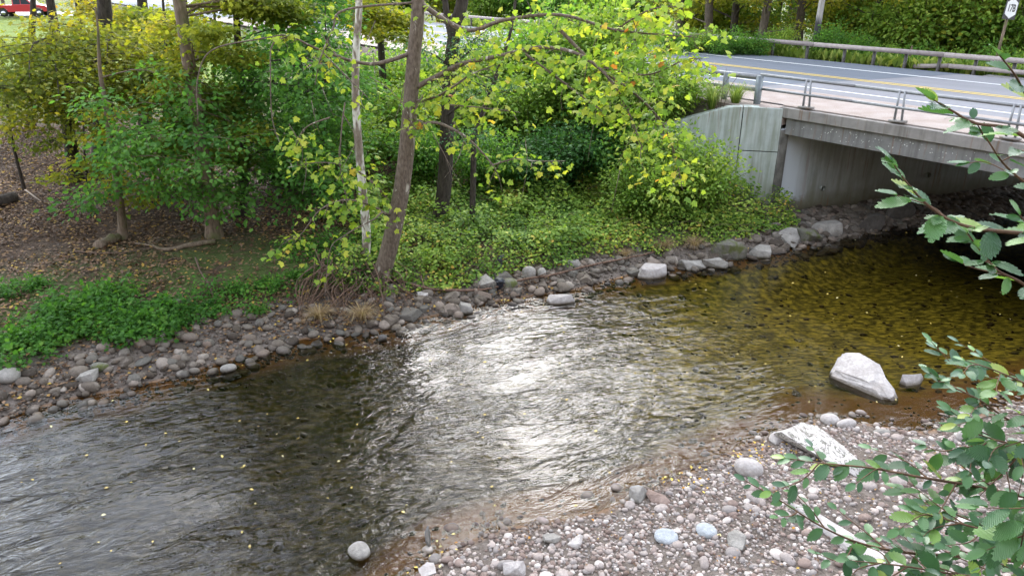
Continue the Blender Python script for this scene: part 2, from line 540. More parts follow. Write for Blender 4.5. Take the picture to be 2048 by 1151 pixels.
wq = wq[wc < .9].reshape(-1, 4)
used, inv = np.unique(wq, return_inverse=True)
WATER = tag(link('water', mesh_np('water', np.stack([WX, WY, WZ], -1).reshape(-1, 3)[used], inv.reshape(-1, 4), True), M_WATER), kind='structure')

# ------------------------------------------------------------------ road
def asphalt_mat(name, c0, c1):
    a = N(name); p = a.pos()
    q = a.mapping(p, (1, 1, 1), (0, 0, R(53)))
    st = a.noise(a.mapping(q, (.06, .9, 1)), 2.2, 4)
    c = a.mix(.5, a.ramp(a.noise(p, 60, 3, .8), [(.3, c0), (.7, c1)]), a.ramp(st, [(.3, c0), (.7, c1)]))
    return a.set(c, .85, a.bump(a.noise(p, 90, 3), .4, .01), spec=.3)
M_ASPHALT = asphalt_mat('road_asphalt', (.085, .097, .115), (.135, .15, .175))
M_DECKTOP = asphalt_mat('bridge_road_concrete', (.15, .148, .158), (.225, .22, .23))
def shoulder_mat():
    a = N('road_shoulder_grit'); p = a.pos()
    c = a.mix(.5, a.ramp(a.noise(p, 1.8, 5), [(.3, (.24, .175, .14)), (.7, (.38, .33, .30))]), a.ramp(a.noise(p, 34, 4, .8), [(.35, (.17, .12, .095)), (.65, (.40, .36, .33))]))
    return a.set(c, .95, a.bump(a.noise(p, 60, 3), .5, .01), spec=.2)
M_SHOULDER = shoulder_mat()
def paint_mat(name, c, worn):
    a = N(name); p = a.pos()
    return a.set(a.mix(a.rng(a.noise(p, 9, 6, .7), .56, .72), c, worn), .7, spec=.3)
M_WHITE = paint_mat('road_paint_white', (.78, .78, .76), (.34, .34, .35))
M_YELLOW = paint_mat('road_paint_yellow', (.72, .50, .10), (.36, .33, .27))

def sheet(name, u0, u1, v0, v1, z, mat, parent=None, skew0=0., skew1=0., n=1):
    """strip of road between two stations; the ends may run skew"""
    vs = []; fs = []
    for i in range(n + 1):
        t = i / n
        for v in (v0, v1):
            ua, ub = u0 + skew0 * v, u1 + skew1 * v
            q = uv(ua + (ub - ua) * t, v, z)
            vs.append(q)
    for i in range(n): fs.append((2 * i, 2 * i + 2, 2 * i + 3, 2 * i + 1))
    me = mesh_np(name, vs, fs)
    if me.polygons[0].normal.z < 0: me.flip_normals()
    return link(name, me, mat, parent)
SK = -.30
ROAD = tag(sheet('road', 4.4, 260, 0.6, 13.0, DECK, M_ASPHALT, skew0=SK, n=20), kind='structure')
DECKROAD = tag(sheet('bridge_roadway', -14.0, 4.36, .42, 13.0, DECK + .002, M_DECKTOP, skew1=SK, n=4), kind='structure')
tag(sheet('road_shoulder', -13.8, 3.6, .44, 3.55, DECK + .007, M_SHOULDER, skew1=SK, n=3), kind='structure')
tag(sheet('road_shoulder', 3.75, 60, -.6, 3.3, DECK + .005, M_SHOULDER, skew0=SK, n=6), kind='structure')
tag(sheet('road', -90, -14.04, 0.4, 13.0, DECK, M_ASPHALT, n=4), kind='structure')
for nm, v, w, mt in (('edge_line', 4.45, .13, M_WHITE), ('centre_line', 7.62, .11, M_YELLOW), ('centre_line', 7.92, .11, M_YELLOW), ('edge_line', 10.78, .13, M_WHITE)):
    sheet(nm, -60, 240, v - w / 2, v + w / 2, DECK + .011, mt, ROAD, n=20)

# ------------------------------------------------------------------ bridge
def concrete_mat(name, c0, c1, stain, green=0., wet=0., patch=False):
    a = N(name); p = a.pos(); z = a.sep(p)[2]
    n = a.noise(p, 2.3, 6, .65); streak = a.noise(a.mapping(p, (1.6, 1.6, .10)), 3.2, 5, .6)
    c = a.ramp(n, [(.28, c0), (.72, c1)])
    c = a.mix(a.math('MULTIPLY', a.rng(streak, .50, .70), .75), c, stain)
    if green:
        c = a.mix(a.math('MULTIPLY', a.rng(a.noise(a.mapping(p, (2.2, 2.2, .25)), 2.6, 5), .40, .62), green), c, (.13, .145, .06))
        c = a.mix(a.math('MULTIPLY', a.rng(z, 1.5, .2), .75), c, (.16, .15, .075))
    if wet:
        c = a.mix(a.math('MULTIPLY', a.rng(a.math('ADD', z, a.math('MULTIPLY', n, .5)), 1.15, .55), .8), c, (.10, .085, .05))
    c = a.mix(a.math('MULTIPLY', a.rng(a.noise(a.mapping(p, (4, 4, .22)), 1.7, 3), .60, .68), .55), c, (.20, .105, .055))
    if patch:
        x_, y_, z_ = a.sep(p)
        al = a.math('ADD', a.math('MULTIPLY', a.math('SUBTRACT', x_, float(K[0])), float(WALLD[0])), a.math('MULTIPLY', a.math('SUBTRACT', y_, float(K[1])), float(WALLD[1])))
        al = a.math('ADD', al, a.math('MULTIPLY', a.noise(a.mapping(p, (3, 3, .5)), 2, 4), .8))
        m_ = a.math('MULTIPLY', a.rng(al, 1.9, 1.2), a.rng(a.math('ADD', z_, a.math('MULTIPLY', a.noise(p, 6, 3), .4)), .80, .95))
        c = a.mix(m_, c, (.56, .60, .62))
    return a.set(c, .85, a.bump(a.noise(p, 24, 6, .7), .35, .015), spec=.25)
M_CONC_WING = concrete_mat('concrete_wing', (.40, .44, .415), (.53, .57, .54), (.31, .33, .28), .40, .5)
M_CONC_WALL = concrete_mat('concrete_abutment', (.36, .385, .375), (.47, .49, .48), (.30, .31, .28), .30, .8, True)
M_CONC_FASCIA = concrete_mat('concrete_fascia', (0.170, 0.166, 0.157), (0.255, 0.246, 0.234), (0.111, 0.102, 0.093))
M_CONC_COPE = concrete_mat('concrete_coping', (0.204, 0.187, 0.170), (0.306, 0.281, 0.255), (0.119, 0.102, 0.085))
M_DARKGAP = N('dark_joint_and_bore_shade').set((.03, .028, .025), .95)
M_STAIN = concrete_mat('concrete_spalled', (.09, .085, .075), (.26, .25, .22), (.05, .045, .04))

def prism(name, base, zt, thick, nrm, mat, parent=None, z0=-.7, bevel=.012):
    """wall panel: base = list of xy along its face, zt = top heights; thickness goes along nrm"""
    bm = bmesh.new()
    n = len(base); nrm = np.asarray(nrm, float)
    fr_b = [bm.verts.new((b[0], b[1], z0)) for b in base]; fr_t = [bm.verts.new((b[0], b[1], z)) for b, z in zip(base, zt)]
    bk_b = [bm.verts.new((b[0] + nrm[0] * thick, b[1] + nrm[1] * thick, z0)) for b in base]
    bk_t = [bm.verts.new((b[0] + nrm[0] * thick, b[1] + nrm[1] * thick, z)) for b, z in zip(base, zt)]
    for i in range(n - 1):
        bm.faces.new((fr_b[i], fr_b[i + 1], fr_t[i + 1], fr_t[i])); bm.faces.new((bk_b[i + 1], bk_b[i], bk_t[i], bk_t[i + 1]))
        bm.faces.new((fr_t[i], fr_t[i + 1], bk_t[i + 1], bk_t[i])); bm.faces.new((fr_b[i + 1], fr_b[i], bk_b[i], bk_b[i + 1]))
    for i in (0, n - 1): bm.faces.new((fr_b[i], fr_t[i], bk_t[i], bk_b[i]))
    bmesh.ops.recalc_face_normals(bm, faces=bm.faces)
    sharp = [e for e in bm.edges if len(e.link_faces) == 2 and e.calc_face_angle(0) > .6]
    bmesh.ops.bevel(bm, geom=sharp, offset=bevel, segments=1, affect='EDGES')
    return link(name, bm_mesh(name, bm), mat, parent)

BRIDGE = empty('bridge', (K[0], K[1], 0), 'concrete road bridge with pale wing wall crossing the stream', 'bridge')
def in_bridge(o):
    o.parent = BRIDGE
    o.matrix_parent_inverse = Matrix.Translation((-K[0], -K[1], 0))
    return o
WNI = np.array([.231, .973]); ANI = np.array([-.304, .953])
K2 = K
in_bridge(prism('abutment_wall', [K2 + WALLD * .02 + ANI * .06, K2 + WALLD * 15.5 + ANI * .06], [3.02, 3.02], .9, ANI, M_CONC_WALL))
in_bridge(prism('wing_panel', [K2 + WINGD * .03, K2 + WINGD * 1.22], [3.66, 3.68], .42, WNI, M_CONC_WING, z0=2.30))
in_bridge(prism('wing_panel', [K2 + WINGD * .03 + WNI * .012, K2 + WINGD * 1.22 + WNI * .012], [2.275, 2.275], .42, WNI, M_CONC_WING))
in_bridge(prism('wing_panel', [K2 + WINGD * 1.245, K2 + WINGD * 1.7, K2 + WINGD * 3.3, K2 + WINGD * 7.5], [3.68, 3.64, 3.13, 1.9], .42, WNI, M_CONC_WING))
in_bridge(prism('joint_filler', [K2 + WINGD * .01 + WNI * .05, K2 + WINGD * 1.9 + WNI * .05], [3.52, 3.52], .3, WNI, M_DARKGAP))
in_bridge(prism('corner_pier', [K2 + WALLD * -.02 + ANI * -.02, K2 + WALLD * .30 + ANI * -.02], [2.98, 2.98], .5, ANI, M_STAIN, bevel=.03))
bm = bmesh.new()
_p = [uv(.02, .03), uv(.9, -.66), uv(4.2, -.66), uv(4.2, 1.0), uv(.02, 1.0)]
_t = [bm.verts.new((q[0], q[1], 3.672)) for q in _p]; _b = [bm.verts.new((q[0], q[1], 3.15)) for q in _p]
bm.faces.new(_t); bm.faces.new(_b[::-1])
for i in range(5): bm.faces.new((_t[i], _b[i], _b[(i + 1) % 5], _t[(i + 1) % 5]))
bmesh.ops.recalc_face_normals(bm, faces=bm.faces)
in_bridge(link('approach_slab', bm_mesh('approach_slab', bm), M_SHOULDER))
# deck: beam along the edge, coping above it, slab behind
DU0, DU1 = -14.2, .18
def along(name, u0, u1, v0, v1, z0, z1, mat, bev=.015):
    bm = bmesh.new()
    c = [uv(u, v, z) for z in (z0, z1) for u, v in ((u0, v0), (u1, v0), (u1, v1), (u0, v1))]
    vs = [bm.verts.new(q) for q in c]
    for f in ((0, 1, 2, 3), (4, 5, 6, 7), (0, 1, 5, 4), (1, 2, 6, 5), (2, 3, 7, 6), (3, 0, 4, 7)): bm.faces.new([vs[i] for i in f])
    bmesh.ops.recalc_face_normals(bm, faces=bm.faces)
    if bev: bmesh.ops.bevel(bm, geom=bm.edges[:], offset=bev, segments=1, affect='EDGES')
    return link(name, bm_mesh(name, bm), mat)
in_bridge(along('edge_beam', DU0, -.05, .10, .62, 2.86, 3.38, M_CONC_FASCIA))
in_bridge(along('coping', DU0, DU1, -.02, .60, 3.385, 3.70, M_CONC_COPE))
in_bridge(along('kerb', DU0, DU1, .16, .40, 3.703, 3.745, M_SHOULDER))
in_bridge(along('deck_slab', DU0, -.1, .63, 13.0, 3.0, 3.66, M_CONC_FASCIA))
in_bridge(along('edge_beam', DU0, -.3, 13.03, 13.6, 2.9, 3.72, M_CONC_FASCIA))
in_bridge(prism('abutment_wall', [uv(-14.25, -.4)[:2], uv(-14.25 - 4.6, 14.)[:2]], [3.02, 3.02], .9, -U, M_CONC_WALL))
for s_, z_ in ((1.95, .95), (6.35, 1.05)):
    g = Geo(); b0 = K2 + WALLD * s_ + ANI * .07
    ring = []
    for k in range(2):
        pass
    g.tube([(*(b0 - ANI * .10), z_), (*(b0 + ANI * .02), z_)], .085, 14, cap=False)
    g.tube([(*(b0 - ANI * .10), z_), (*(b0 + ANI * .02), z_)], .060, 14, cap=False)
    pipe = in_bridge(g.build('drain_pipe', M_CONC_WALL, smooth=True))
    g = Geo(); g.tube([(*(b0 - ANI * .015), z_), (*(b0 - ANI * .01), z_)], .062, 14)
    o = g.build('bore_shade_disc', M_DARKGAP); o.parent = pipe  # dark disc inside the pipe, its colour stands in for the shade of the bore
M_LICHEN = N('lichen_white').set((.72, .72, .66), .9)
g = Geo()
for k in range(95):                                   # white lichen specks on the beam
    u_ = rnd.gauss(-3.4, 1.9); z_ = rnd.triangular(2.9, 3.36, 3.22); s_ = rnd.uniform(.004, .012)
    if -9 < u_ < -.3:
        q = uv(u_, .097, z_)
        g.box(q, np.array([*U, 0]) * s_, np.array([*V, 0]) * .003, np.array([0, 0, s_]))
in_bridge(tag(g.build('lichen_specks', M_LICHEN), kind='stuff'))

# railing of the bridge
def metal_mat(name, c0, c1, metallic=.35, rough=.55):
    a = N(name); p = a.obj()
    n = a.noise(a.pos(), 7, 6, .7)
    return a.set(a.ramp(n, [(.3, c0), (.7, c1)]), rough, a.bump(a.noise(a.pos(), 40, 4), .15, .005), metallic=metallic)
M_GALV = metal_mat('galvanised_steel', (.20, .20, .205), (.32, .32, .325))
M_RUSTRAIL = metal_mat('weathered_rail', (.25, .205, .185), (.38, .33, .31), .15, .7)
M_POSTDARK = metal_mat('rail_post_dark', (.06, .055, .05), (.13, .12, .11), .2, .75)
M_POSTGALV = metal_mat('rail_post_grey', (.13, .15, .155), (.21, .235, .24), .3, .6)

def bar(g, a, b, w, h, up=(0, 0, 1)):
    a = np.asarray(a, float); b = np.asarray(b, float); d = b - a; L = np.linalg.norm(d); d /= L
    up = np.asarray(up, float); s = np.cross(d, up); s /= np.linalg.norm(s); t = np.cross(s, d)
    g.box((a + b) / 2, d * L / 2, s * w / 2, t * h / 2)

BR = empty('bridge_railing', uv(-.5, .1, DECK), 'grey steel two-rail railing on the bridge edge', 'railing')
def kid(o, par):
    o.parent = par; o.matrix_parent_inverse = Matrix.Translation(-par.location); return o
VR = .14
for zr, hh in ((DECK + .87, .085), (DECK + .44, .075)):
    for ua, ub in ((-14, -8.1), (-8.08, -2.1), (-2.08, 1.12)):
        g = Geo(); bar(g, uv(ua, VR, zr), uv(ub, VR, zr), .07, hh); kid(g.build('rail', M_GALV), BR)
for u_ in (-.62, -3.48, -6.34, -9.2, -12.06):
    post = None
    for k, du in enumerate((-.085, .085)):
        g = Geo(); bar(g, uv(u_ + du * 1.25, VR + .03, DECK + .03), uv(u_ + du * .85, VR - .03, DECK + .90), .05, .05, (U[0], U[1], 0))
        kid(g.build('post', M_GALV), BR)
    g = Geo(); g.box(uv(u_, VR + .03, DECK + .075), np.array([*U, 0]) * .21, np.array([*V, 0]) * .13, np.array([0, 0, .022]))
    bp = kid(g.build('base_plate', M_CONC_COPE), BR)
    for du in (-.15, .15):
        g = Geo(); g.tube([uv(u_ + du, VR - .06, DECK + .09), uv(u_ + du, VR - .06, DECK + .13)], .016, 6)
        o = g.build('bolt', M_POSTDARK); o.parent = bp; o.matrix_parent_inverse = Matrix.Translation(-BR.location)

NR = empty('guide_rail', uv(2, .1, DECK), 'grey guide rail leading off the bridge into tall weeds', 'guide rail')
for ua, ub in ((1.14, 3.0), (3.02, 7.4), (7.42, 13.0)):
    g = Geo(); bar(g, uv(ua, .16, DECK + .80 - .012 * ua), uv(ub, .16, DECK + .80 - .012 * ub), .12, .15); kid(g.build('rail', M_GALV), NR)
g = Geo(); bar(g, uv(1.14, .16, DECK + .40), uv(3.4, .16, DECK + .36), .11, .12); kid(g.build('rail', M_GALV), NR)
for u_ in (1.05, 2.35, 4.0, 5.3, 7.2, 9.1, 11.0):
    g = Geo(); bar(g, uv(u_, .02, DECK - .45), uv(u_, .02, DECK + .86 - .01 * u_), .17 if u_ < 1.5 else .13, .15, (U[0], U[1], 0)); kid(g.build('post', M_POSTGALV), NR)

FR = empty('guard_rail', uv(4, 13.4, DECK), 'long weathered box-beam guard rail along the far road edge', 'guard rail')
cuts = [-22, -16, -10, -4.2, 1.5, 7.6, 13.6, 19.5, 25.5, 31.5, 38, 45, 52]
def vfar(u): return 13.35 + (.55 if u < -2 else .55 * max(0, 1 - (u + 2) / 6)) * 0 + .0 * u
for ua, ub in zip(cuts[:-1], cuts[1:]):
    g = Geo(); bar(g, uv(ua + .01, vfar(ua), DECK + .66), uv(ub - .01, vfar(ub), DECK + .66), .16, .19); kid(g.build('rail', M_RUSTRAIL), FR)
u_ = -21.5
while u_ < 52:
    g = Geo(); bar(g, uv(u_, vfar(u_) + .11, DECK - .5), uv(u_, vfar(u_) + .11, DECK + .62), .10, .12, (U[0], U[1], 0)); kid(g.build('post', M_POSTDARK), FR)
    u_ += 1.45 if u_ < 6 else 1.95
LR = empty('guard_rail', uv(-5, 13.2, DECK), 'lower short guard rail mounted under the long one by the bridge', 'guard rail')
low = [(2.9, 13.75, .05), (1.3, 13.5, .22), (-4.2, 13.22, .26), (-10, 13.22, .26), (-16, 13.22, .26)]
for a_, b_ in zip(low[:-1], low[1:]):
    g = Geo(); bar(g, uv(a_[0] - .01, a_[1], DECK + a_[2]), uv(b_[0] + .01, b_[1], DECK + b_[2]), .13, .17); kid(g.build('rail', M_RUSTRAIL), LR)

# utility pole, route sign, marker stake
def pole_mat():
    a = N('pole_wood'); v = a.mapping(a.obj(), (1, 1, .05)); z = a.sep(a.obj())[2]
    c = a.ramp(a.noise(v, 16, 5), [(.3, (.22, .20, .18)), (.7, (.42, .39, .36))])
    c = a.mix(a.rng(a.math('ADD', z, a.noise(v, 6, 3)), 2.6, 2.2), c, (.035, .033, .035))
    return a.set(c, .85, a.bump(a.noise(v, 30, 4), .4, .01))
pb = uv(6.2, 14.05, DECK - .3)
_q = at(1626, 112, DECK - .1); pb = np.array([_q[0], _q[1], DECK - .25])
UP = empty('utility_pole', pb, 'tall grey wooden utility pole dark at its foot behind the guard rail', 'utility pole')
g = Geo(); zz = np.linspace(0, 11, 9)
g.tube(np.stack([.012 * zz, zz * 0, zz], -1), .165 - .006 * zz, 12); g.build('pole', pole_mat(), UP, True)
g = Geo(); bar(g, (-1.1, .2, 10.2), (1.35, .2, 10.2), .09, .11); g.build('cross_arm', M_BARK_TAN, UP)
for xx in (-.95, -.5, .75, 1.2):
    g = Geo(); g.tube([(xx, .2, 10.26), (xx, .2, 10.34), (xx, .2, 10.42)], [.03, .05, .035], 8); g.build('insulator', M_POSTGALV, UP, True)

sb = at(1990, 135, DECK - .3); sb = atY(1991, 122, 35.0)
st_ = atY(2019, 17, 35.0)
SG = empty('route_sign', (sb[0], sb[1], DECK - .4), 'black route sign with white shield reading 17B on a wooden post', 'sign')
g = Geo(); bar(g, (0, 0, 0), (st_[0] - sb[0], 0, st_[2] - DECK + .4 - .35), .09, .09, (0, 1, 0)); g.build('post', M_BARK_TAN, SG)
M_SIGNBLK = N('sign_black').set((.02, .02, .022), .5)
M_SIGNWHT = N('sign_white').set((.82, .82, .80), .5)
sr = R(-52)
def sign_plane(name, pts, off, mat, th=.006):
    bm = bmesh.new()
    a_ = [bm.verts.new((x, -off, y)) for x, y in pts]; b_ = [bm.verts.new((x, -off + th, y)) for x, y in pts]
    bm.faces.new(a_); bm.faces.new(b_[::-1])
    for i in range(len(pts)): bm.faces.new((a_[i], b_[i], b_[(i + 1) % len(pts)], a_[(i + 1) % len(pts)]))
    bmesh.ops.recalc_face_normals(bm, faces=bm.faces)
    return link(name, bm_mesh(name, bm), mat)
plate = sign_plane('plate', [(-.42, -.46), (.42, -.46), (.42, .46), (-.42, .46)], .06, M_SIGNBLK, .02)
shield = sign_plane('shield', [(-.36, -.24), (0, -.42), (.36, -.24), (.36, .24), (0, .42), (-.36, .24)], .066, M_SIGNWHT)
tcu = bpy.data.curves.new('route_number', 'FONT'); tcu.body = '17B'; tcu.size = .42; tcu.align_x = 'CENTER'; tcu.align_y = 'CENTER'; tcu.offset = .012; tcu.extrude = .001
_t = bpy.data.objects.new('route_number_curve', tcu); COL.objects.link(_t)
bpy.context.view_layer.update()
_me = bpy.data.meshes.new_from_object(_t.evaluated_get(bpy.context.evaluated_depsgraph_get()))
bpy.data.objects.remove(_t)
txt = link('route_number', _me, M_SIGNBLK)
txt.rotation_euler = (R(90), 0, 0); txt.location = (0, -.0675, 0); txt.scale = (.82, 1, 1)
plate.parent = SG; shield.parent = plate; txt.parent = plate
plate.location = (st_[0] - sb[0] + .03, 0, st_[2] - DECK + .4); plate.rotation_euler = (0, R(4), R(24))

g = Geo(); st = atY(1823, 98, 36.5)
g.tube([(0, 0, -.4), (0, 0, .5), (0, 0, .62)], [.045, .04, .012], 6)
stake = g.build('marker_stake', M_BARK_TAN); stake.location = (st[0], st[1], DECK + .1)
tag(stake, 'short pale wooden stake standing behind the double guard rail', 'stake')

# ------------------------------------------------------------------ stones
def stone_mat(name, stops, per_object, wear=(.40, .34, .29), bumpy=.5):
    a = N(name)
    r = a.orand() if per_object else a.island()
    p = a.pos()
    c = a.ramp(r, stops)
    n = a.noise(p, 22, 5, .7)
    c = a.mix(.55, c, a.ramp(n, [(.25, .45), (.75, 1.45)]), 'MULTIPLY')
    c = a.mix(a.math('MULTIPLY', a.rng(a.noise(p, 5, 4), .56, .72), .35), c, wear)
    z = a.sep(p)[2]
    wet = a.rng(z, .075, .03)
    c = a.mix(wet, c, a.mix(1.0, c, (.48, .44, .38), 'MULTIPLY'))
    return a.set(c, a.rng(wet, 0, 1, .85, .35), a.bump(a.noise(p, 60, 4, .7), bumpy, .012), spec=.3)
NEAR_STOPS = [(0, (.115, .076, .060)), (.22, (.215, .158, .132)), (.45, (.30, .248, .218)), (.62, (.20, .178, .165)), (.82, (.385, .315, .275)), (1, (.48, .44, .40))]
FAR_STOPS = [(0, (.042, .031, .022)), (.25, (.092, .072, .054)), (.5, (.145, .118, .092)), (.7, (.090, .083, .070)), (.88, (.17, .125, .095)), (1, (.235, .20, .165))]
BED_STOPS = [(0, (0.017, 0.012, 0.006)), (.35, (0.041, 0.030, 0.011)), (.6, (0.088, 0.052, 0.019)), (.85, (0.061, 0.050, 0.022)), (1, (0.143, 0.121, 0.072))]
M_ST_NEAR = stone_mat('stone_near', NEAR_STOPS, False); M_ST_NEAR_O = stone_mat('stone_near_single', NEAR_STOPS, True)
M_ST_FAR = stone_mat('stone_bank', FAR_STOPS, False); M_ST_FAR_O = stone_mat('stone_bank_single', FAR_STOPS, True)
M_ST_BED = stone_mat('stone_bed', BED_STOPS, False, (.12, .10, .05))
def solid_rock(name, c0, c1, vein=None, moss=None):
    a = N(name); p = a.obj()
    n = a.noise(p, 3.2, 7, .68)
    c = a.ramp(n, [(.28, c0), (.70, c1)])
    c = a.mix(.5, c, a.ramp(a.noise(p, 17, 5, .7), [(.3, .6), (.7, 1.3)]), 'MULTIPLY')
    if vein:
        nn = a.noise(a.mapping(p, (1, .35, .6), (0, 0, .35)), 5.5, 5, .6, 1.6)
        line = a.math('ABSOLUTE', a.math('SUBTRACT', nn, .5))
        c = a.mix(a.rng(line, .035, .008), c, vein)
        c = a.mix(a.math('MULTIPLY', a.rng(a.math('ABSOLUTE', a.math('SUBTRACT', nn, .63)), .02, .004), .7), c, vein)
    if moss: c = a.mix(a.rng(a.noise(p, 4, 5), .45, .6), c, moss)
    z = a.sep(a.pos())[2]
    wet = a.rng(a.math('ADD', z, a.math('MULTIPLY', n, .06)), .10, .05)
    c = a.mix(a.math('MULTIPLY', a.rng(a.noise(p, 1.7, 5, .7, .8), .52, .68), .5), c, a.mix(1.0, c, (.62, .56, .50), 'MULTIPLY'))
    c = a.mix(wet, c, a.mix(1.0, c, (.40, .36, .30), 'MULTIPLY'))
    return a.set(c, a.rng(wet, 0, 1, .85, .35), a.bump(a.noise(p, 11, 7, .72), .8, .04), spec=.3)
M_RK_WHITE = solid_rock('rock_white', (.27, .24, .22), (.48, .44, .41))
M_RK_VEIN = solid_rock('rock_veined', (0.370, 0.333, 0.311), (0.503, 0.474, 0.444), (0.118, 0.111, 0.089))
M_RK_PALE = solid_rock('rock_pale', (0.311, 0.274, 0.252), (0.444, 0.407, 0.377))
M_RK_BLUE = solid_rock('rock_bluegrey', (0.266, 0.281, 0.289), (0.400, 0.414, 0.422))
M_RK_BROWN = solid_rock('rock_brown', (.17, .115, .09), (.30, .22, .18))
M_RK_GREY = solid_rock('rock_grey', (.17, .155, .135), (.33, .305, .27))
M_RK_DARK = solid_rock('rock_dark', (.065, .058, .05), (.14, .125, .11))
M_RK_MOSS = solid_rock('rock_mossy', (.10, .095, .075), (.20, .185, .15), None, (.09, .10, .03))

def ico(sub):
    bm = bmesh.new(); bmesh.ops.create_icosphere(bm, subdivisions=sub, radius=1)
    v = np.array([x.co for x in bm.verts]); f = np.array([[q.index for q in t.verts] for t in bm.faces]); bm.free()
    return v, f
ICO1, ICO2, ICO3 = ico(1), ico(2), ico(3)          # 20-, 80- and 320-face balls
def lump(base, r, amt=.22, flat=1.0):
    """an uneven pebble: each vertex moved by a smooth random field, then squared off a little"""
    v = base[0].copy()
    k = r.normal(size=(3, 3)) * 1.1; ph = r.random(3) * 6.28
    d = sum(np.sin(v @ k[i] + ph[i]) for i in range(3)) / 3
    v = v * (1 + amt * d)[:, None]
    v = np.sign(v) * np.abs(v) ** .86
    v[:, 2] *= flat
    return v
PEB20 = [lump(ICO1, rng, .25) for _ in range(14)]
PEB80 = [lump(ICO2, rng, .28) for _ in range(14)]
PEB320 = [lump(ICO3, rng, .28) for _ in range(8)]

def rot_z(a):
    c, s = np.cos(a), np.sin(a); o = np.zeros_like(a); i = np.ones_like(a)
    return np.stack([np.stack([c, -s, o], -1), np.stack([s, c, o], -1), np.stack([o, o, i], -1)], -2)
def tilt(n, amt, r):
    ax = r.normal(size=(n, 3)) * amt
    Rm = np.zeros((n, 3, 3)); Rm[:, 0, 0] = Rm[:, 1, 1] = Rm[:, 2, 2] = 1
    Rm[:, 0, 1] = -ax[:, 2]; Rm[:, 1, 0] = ax[:, 2]; Rm[:, 0, 2] = ax[:, 1]; Rm[:, 2, 0] = -ax[:, 1]; Rm[:, 1, 2] = -ax[:, 0]; Rm[:, 2, 1] = ax[:, 0]
    return Rm
def stones_mesh(name, P, S, protos, faces, r, flat=(.45, .8), tl=.25):
    """many stones as one mesh: P (n,3) centres, S (n,) sizes"""
    n = len(P); nv = len(protos[0])
    idx = r.integers(0, len(protos), n)
    base = np.stack(protos)[idx]
    sc = np.stack([S * r.uniform(.75, 1.35, n), S * r.uniform(.7, 1.05, n), S * r.uniform(*flat, n)], -1)
    v = base * sc[:, None, :]
    Rm = tilt(n, tl, r) @ rot_z(r.random(n) * 6.28)
    v = np.einsum('nij,nkj->nki', Rm, v) + P[:, None, :]
    f = faces[None] + (np.arange(n) * nv)[:, None, None]
    return mesh_np(name, v.reshape(-1, 3), f.reshape(-1, 3), True)

def bunch(n, box, keep, r):
    """random spots in a box of the plan that satisfy keep(x, y)"""
    x = r.uniform(box[0], box[1], n); y = r.uniform(box[2], box[3], n)
    m = keep(x, y); return x[m], y[m]
def visible(x, y, z, m=60):
    a, b = proj(np.stack([x, y, z], -1)); return (a > -m) & (a < 2048 + m) & (b > -m) & (b < 1151 + m)
def dfar(x, y): return pl_dist(x, y, FAR_SHORE)
def dnear(x, y): return -pl_dist(x, y, NEAR_SHORE)

# gravel of the near bar
r = np.random.default_rng(11)
x, y = bunch(60000, (-3.5, 15, 6.6, 14.5), lambda x, y: (dnear(x, y) > -.35 + .5 * vnoise(x, y, 1.3, 3)) & visible(x, y, x * 0), r)
den = vnoise(x, y, 1.1, 12) * .6 + vnoise(x, y, 2.7, 5) * .4
keep = r.random(len(x)) < sstep(.25, .60, den) * .9 + .30
x, y = x[keep], y[keep]
n_all = len(x)
S = .013 + .022 * r.random(n_all) ** 2 + .03 * (r.random(n_all) ** 9)
small = np.arange(n_all) < 17000
P_ = np.stack([x, y, ground_z(x, y) + S * .15], -1)[small]
SMALL_GRAVEL = tag(link('gravel', stones_mesh('gravel', P_, S[small], PEB20, ICO1[1], r), M_ST_NEAR, BAR), kind='stuff')
x, y = bunch(7000, (-3.0, 14, 6.8, 14), lambda x, y: (dnear(x, y) > -.55 + .4 * vnoise(x, y, 1.1, 3)) & visible(x, y, x * 0) & (r.random(len(x)) < sstep(.3, .75, vnoise(x, y, .9, 21)) * .7 + .2), r)
S = .022 + .032 * r.random(len(x)) ** 1.8 + .065 * r.random(len(x)) ** 9
o_ = np.argsort(-S)
big, mid = o_[:290], o_[290:]
mid_m = stones_mesh('cobbles', np.stack([x[mid], y[mid], ground_z(x[mid], y[mid]) + S[mid] * .18], -1), S[mid], PEB80, ICO2[1], r)
tag(link('cobbles', mid_m, M_ST_NEAR, BAR), kind='stuff')
def proto_mesh(v, f, mat, name='stone'):
    me = mesh_np(name, v, f, True); me.materials.append(mat); return me
NEAR_PROTO = [proto_mesh(v, ICO2[1], M_ST_NEAR_O) for v in PEB80]
FAR_PROTO = [proto_mesh(v, ICO2[1], M_ST_FAR_O) for v in PEB80]
def place_stones(xs_, ys_, Ss, protos, parent, sink=.2, flat=(.45, .8)):
    zs_ = ground_z(xs_, ys_)
    for a, b, c, s in zip(xs_, ys_, zs_, Ss):
        o = bpy.data.objects.new('stone', rnd.choice(protos)); COL.objects.link(o)
        o.parent = parent
        o.location = (a, b, c + s * sink)
        o.scale = (s * rnd.uniform(.85, 1.4), s * rnd.uniform(.75, 1.1), s * rnd.uniform(*flat))
        o.rotation_euler = (rnd.gauss(0, .2), rnd.gauss(0, .2), rnd.uniform(0, 6.28))
place_stones(x[big], y[big], S[big], NEAR_PROTO, BAR)

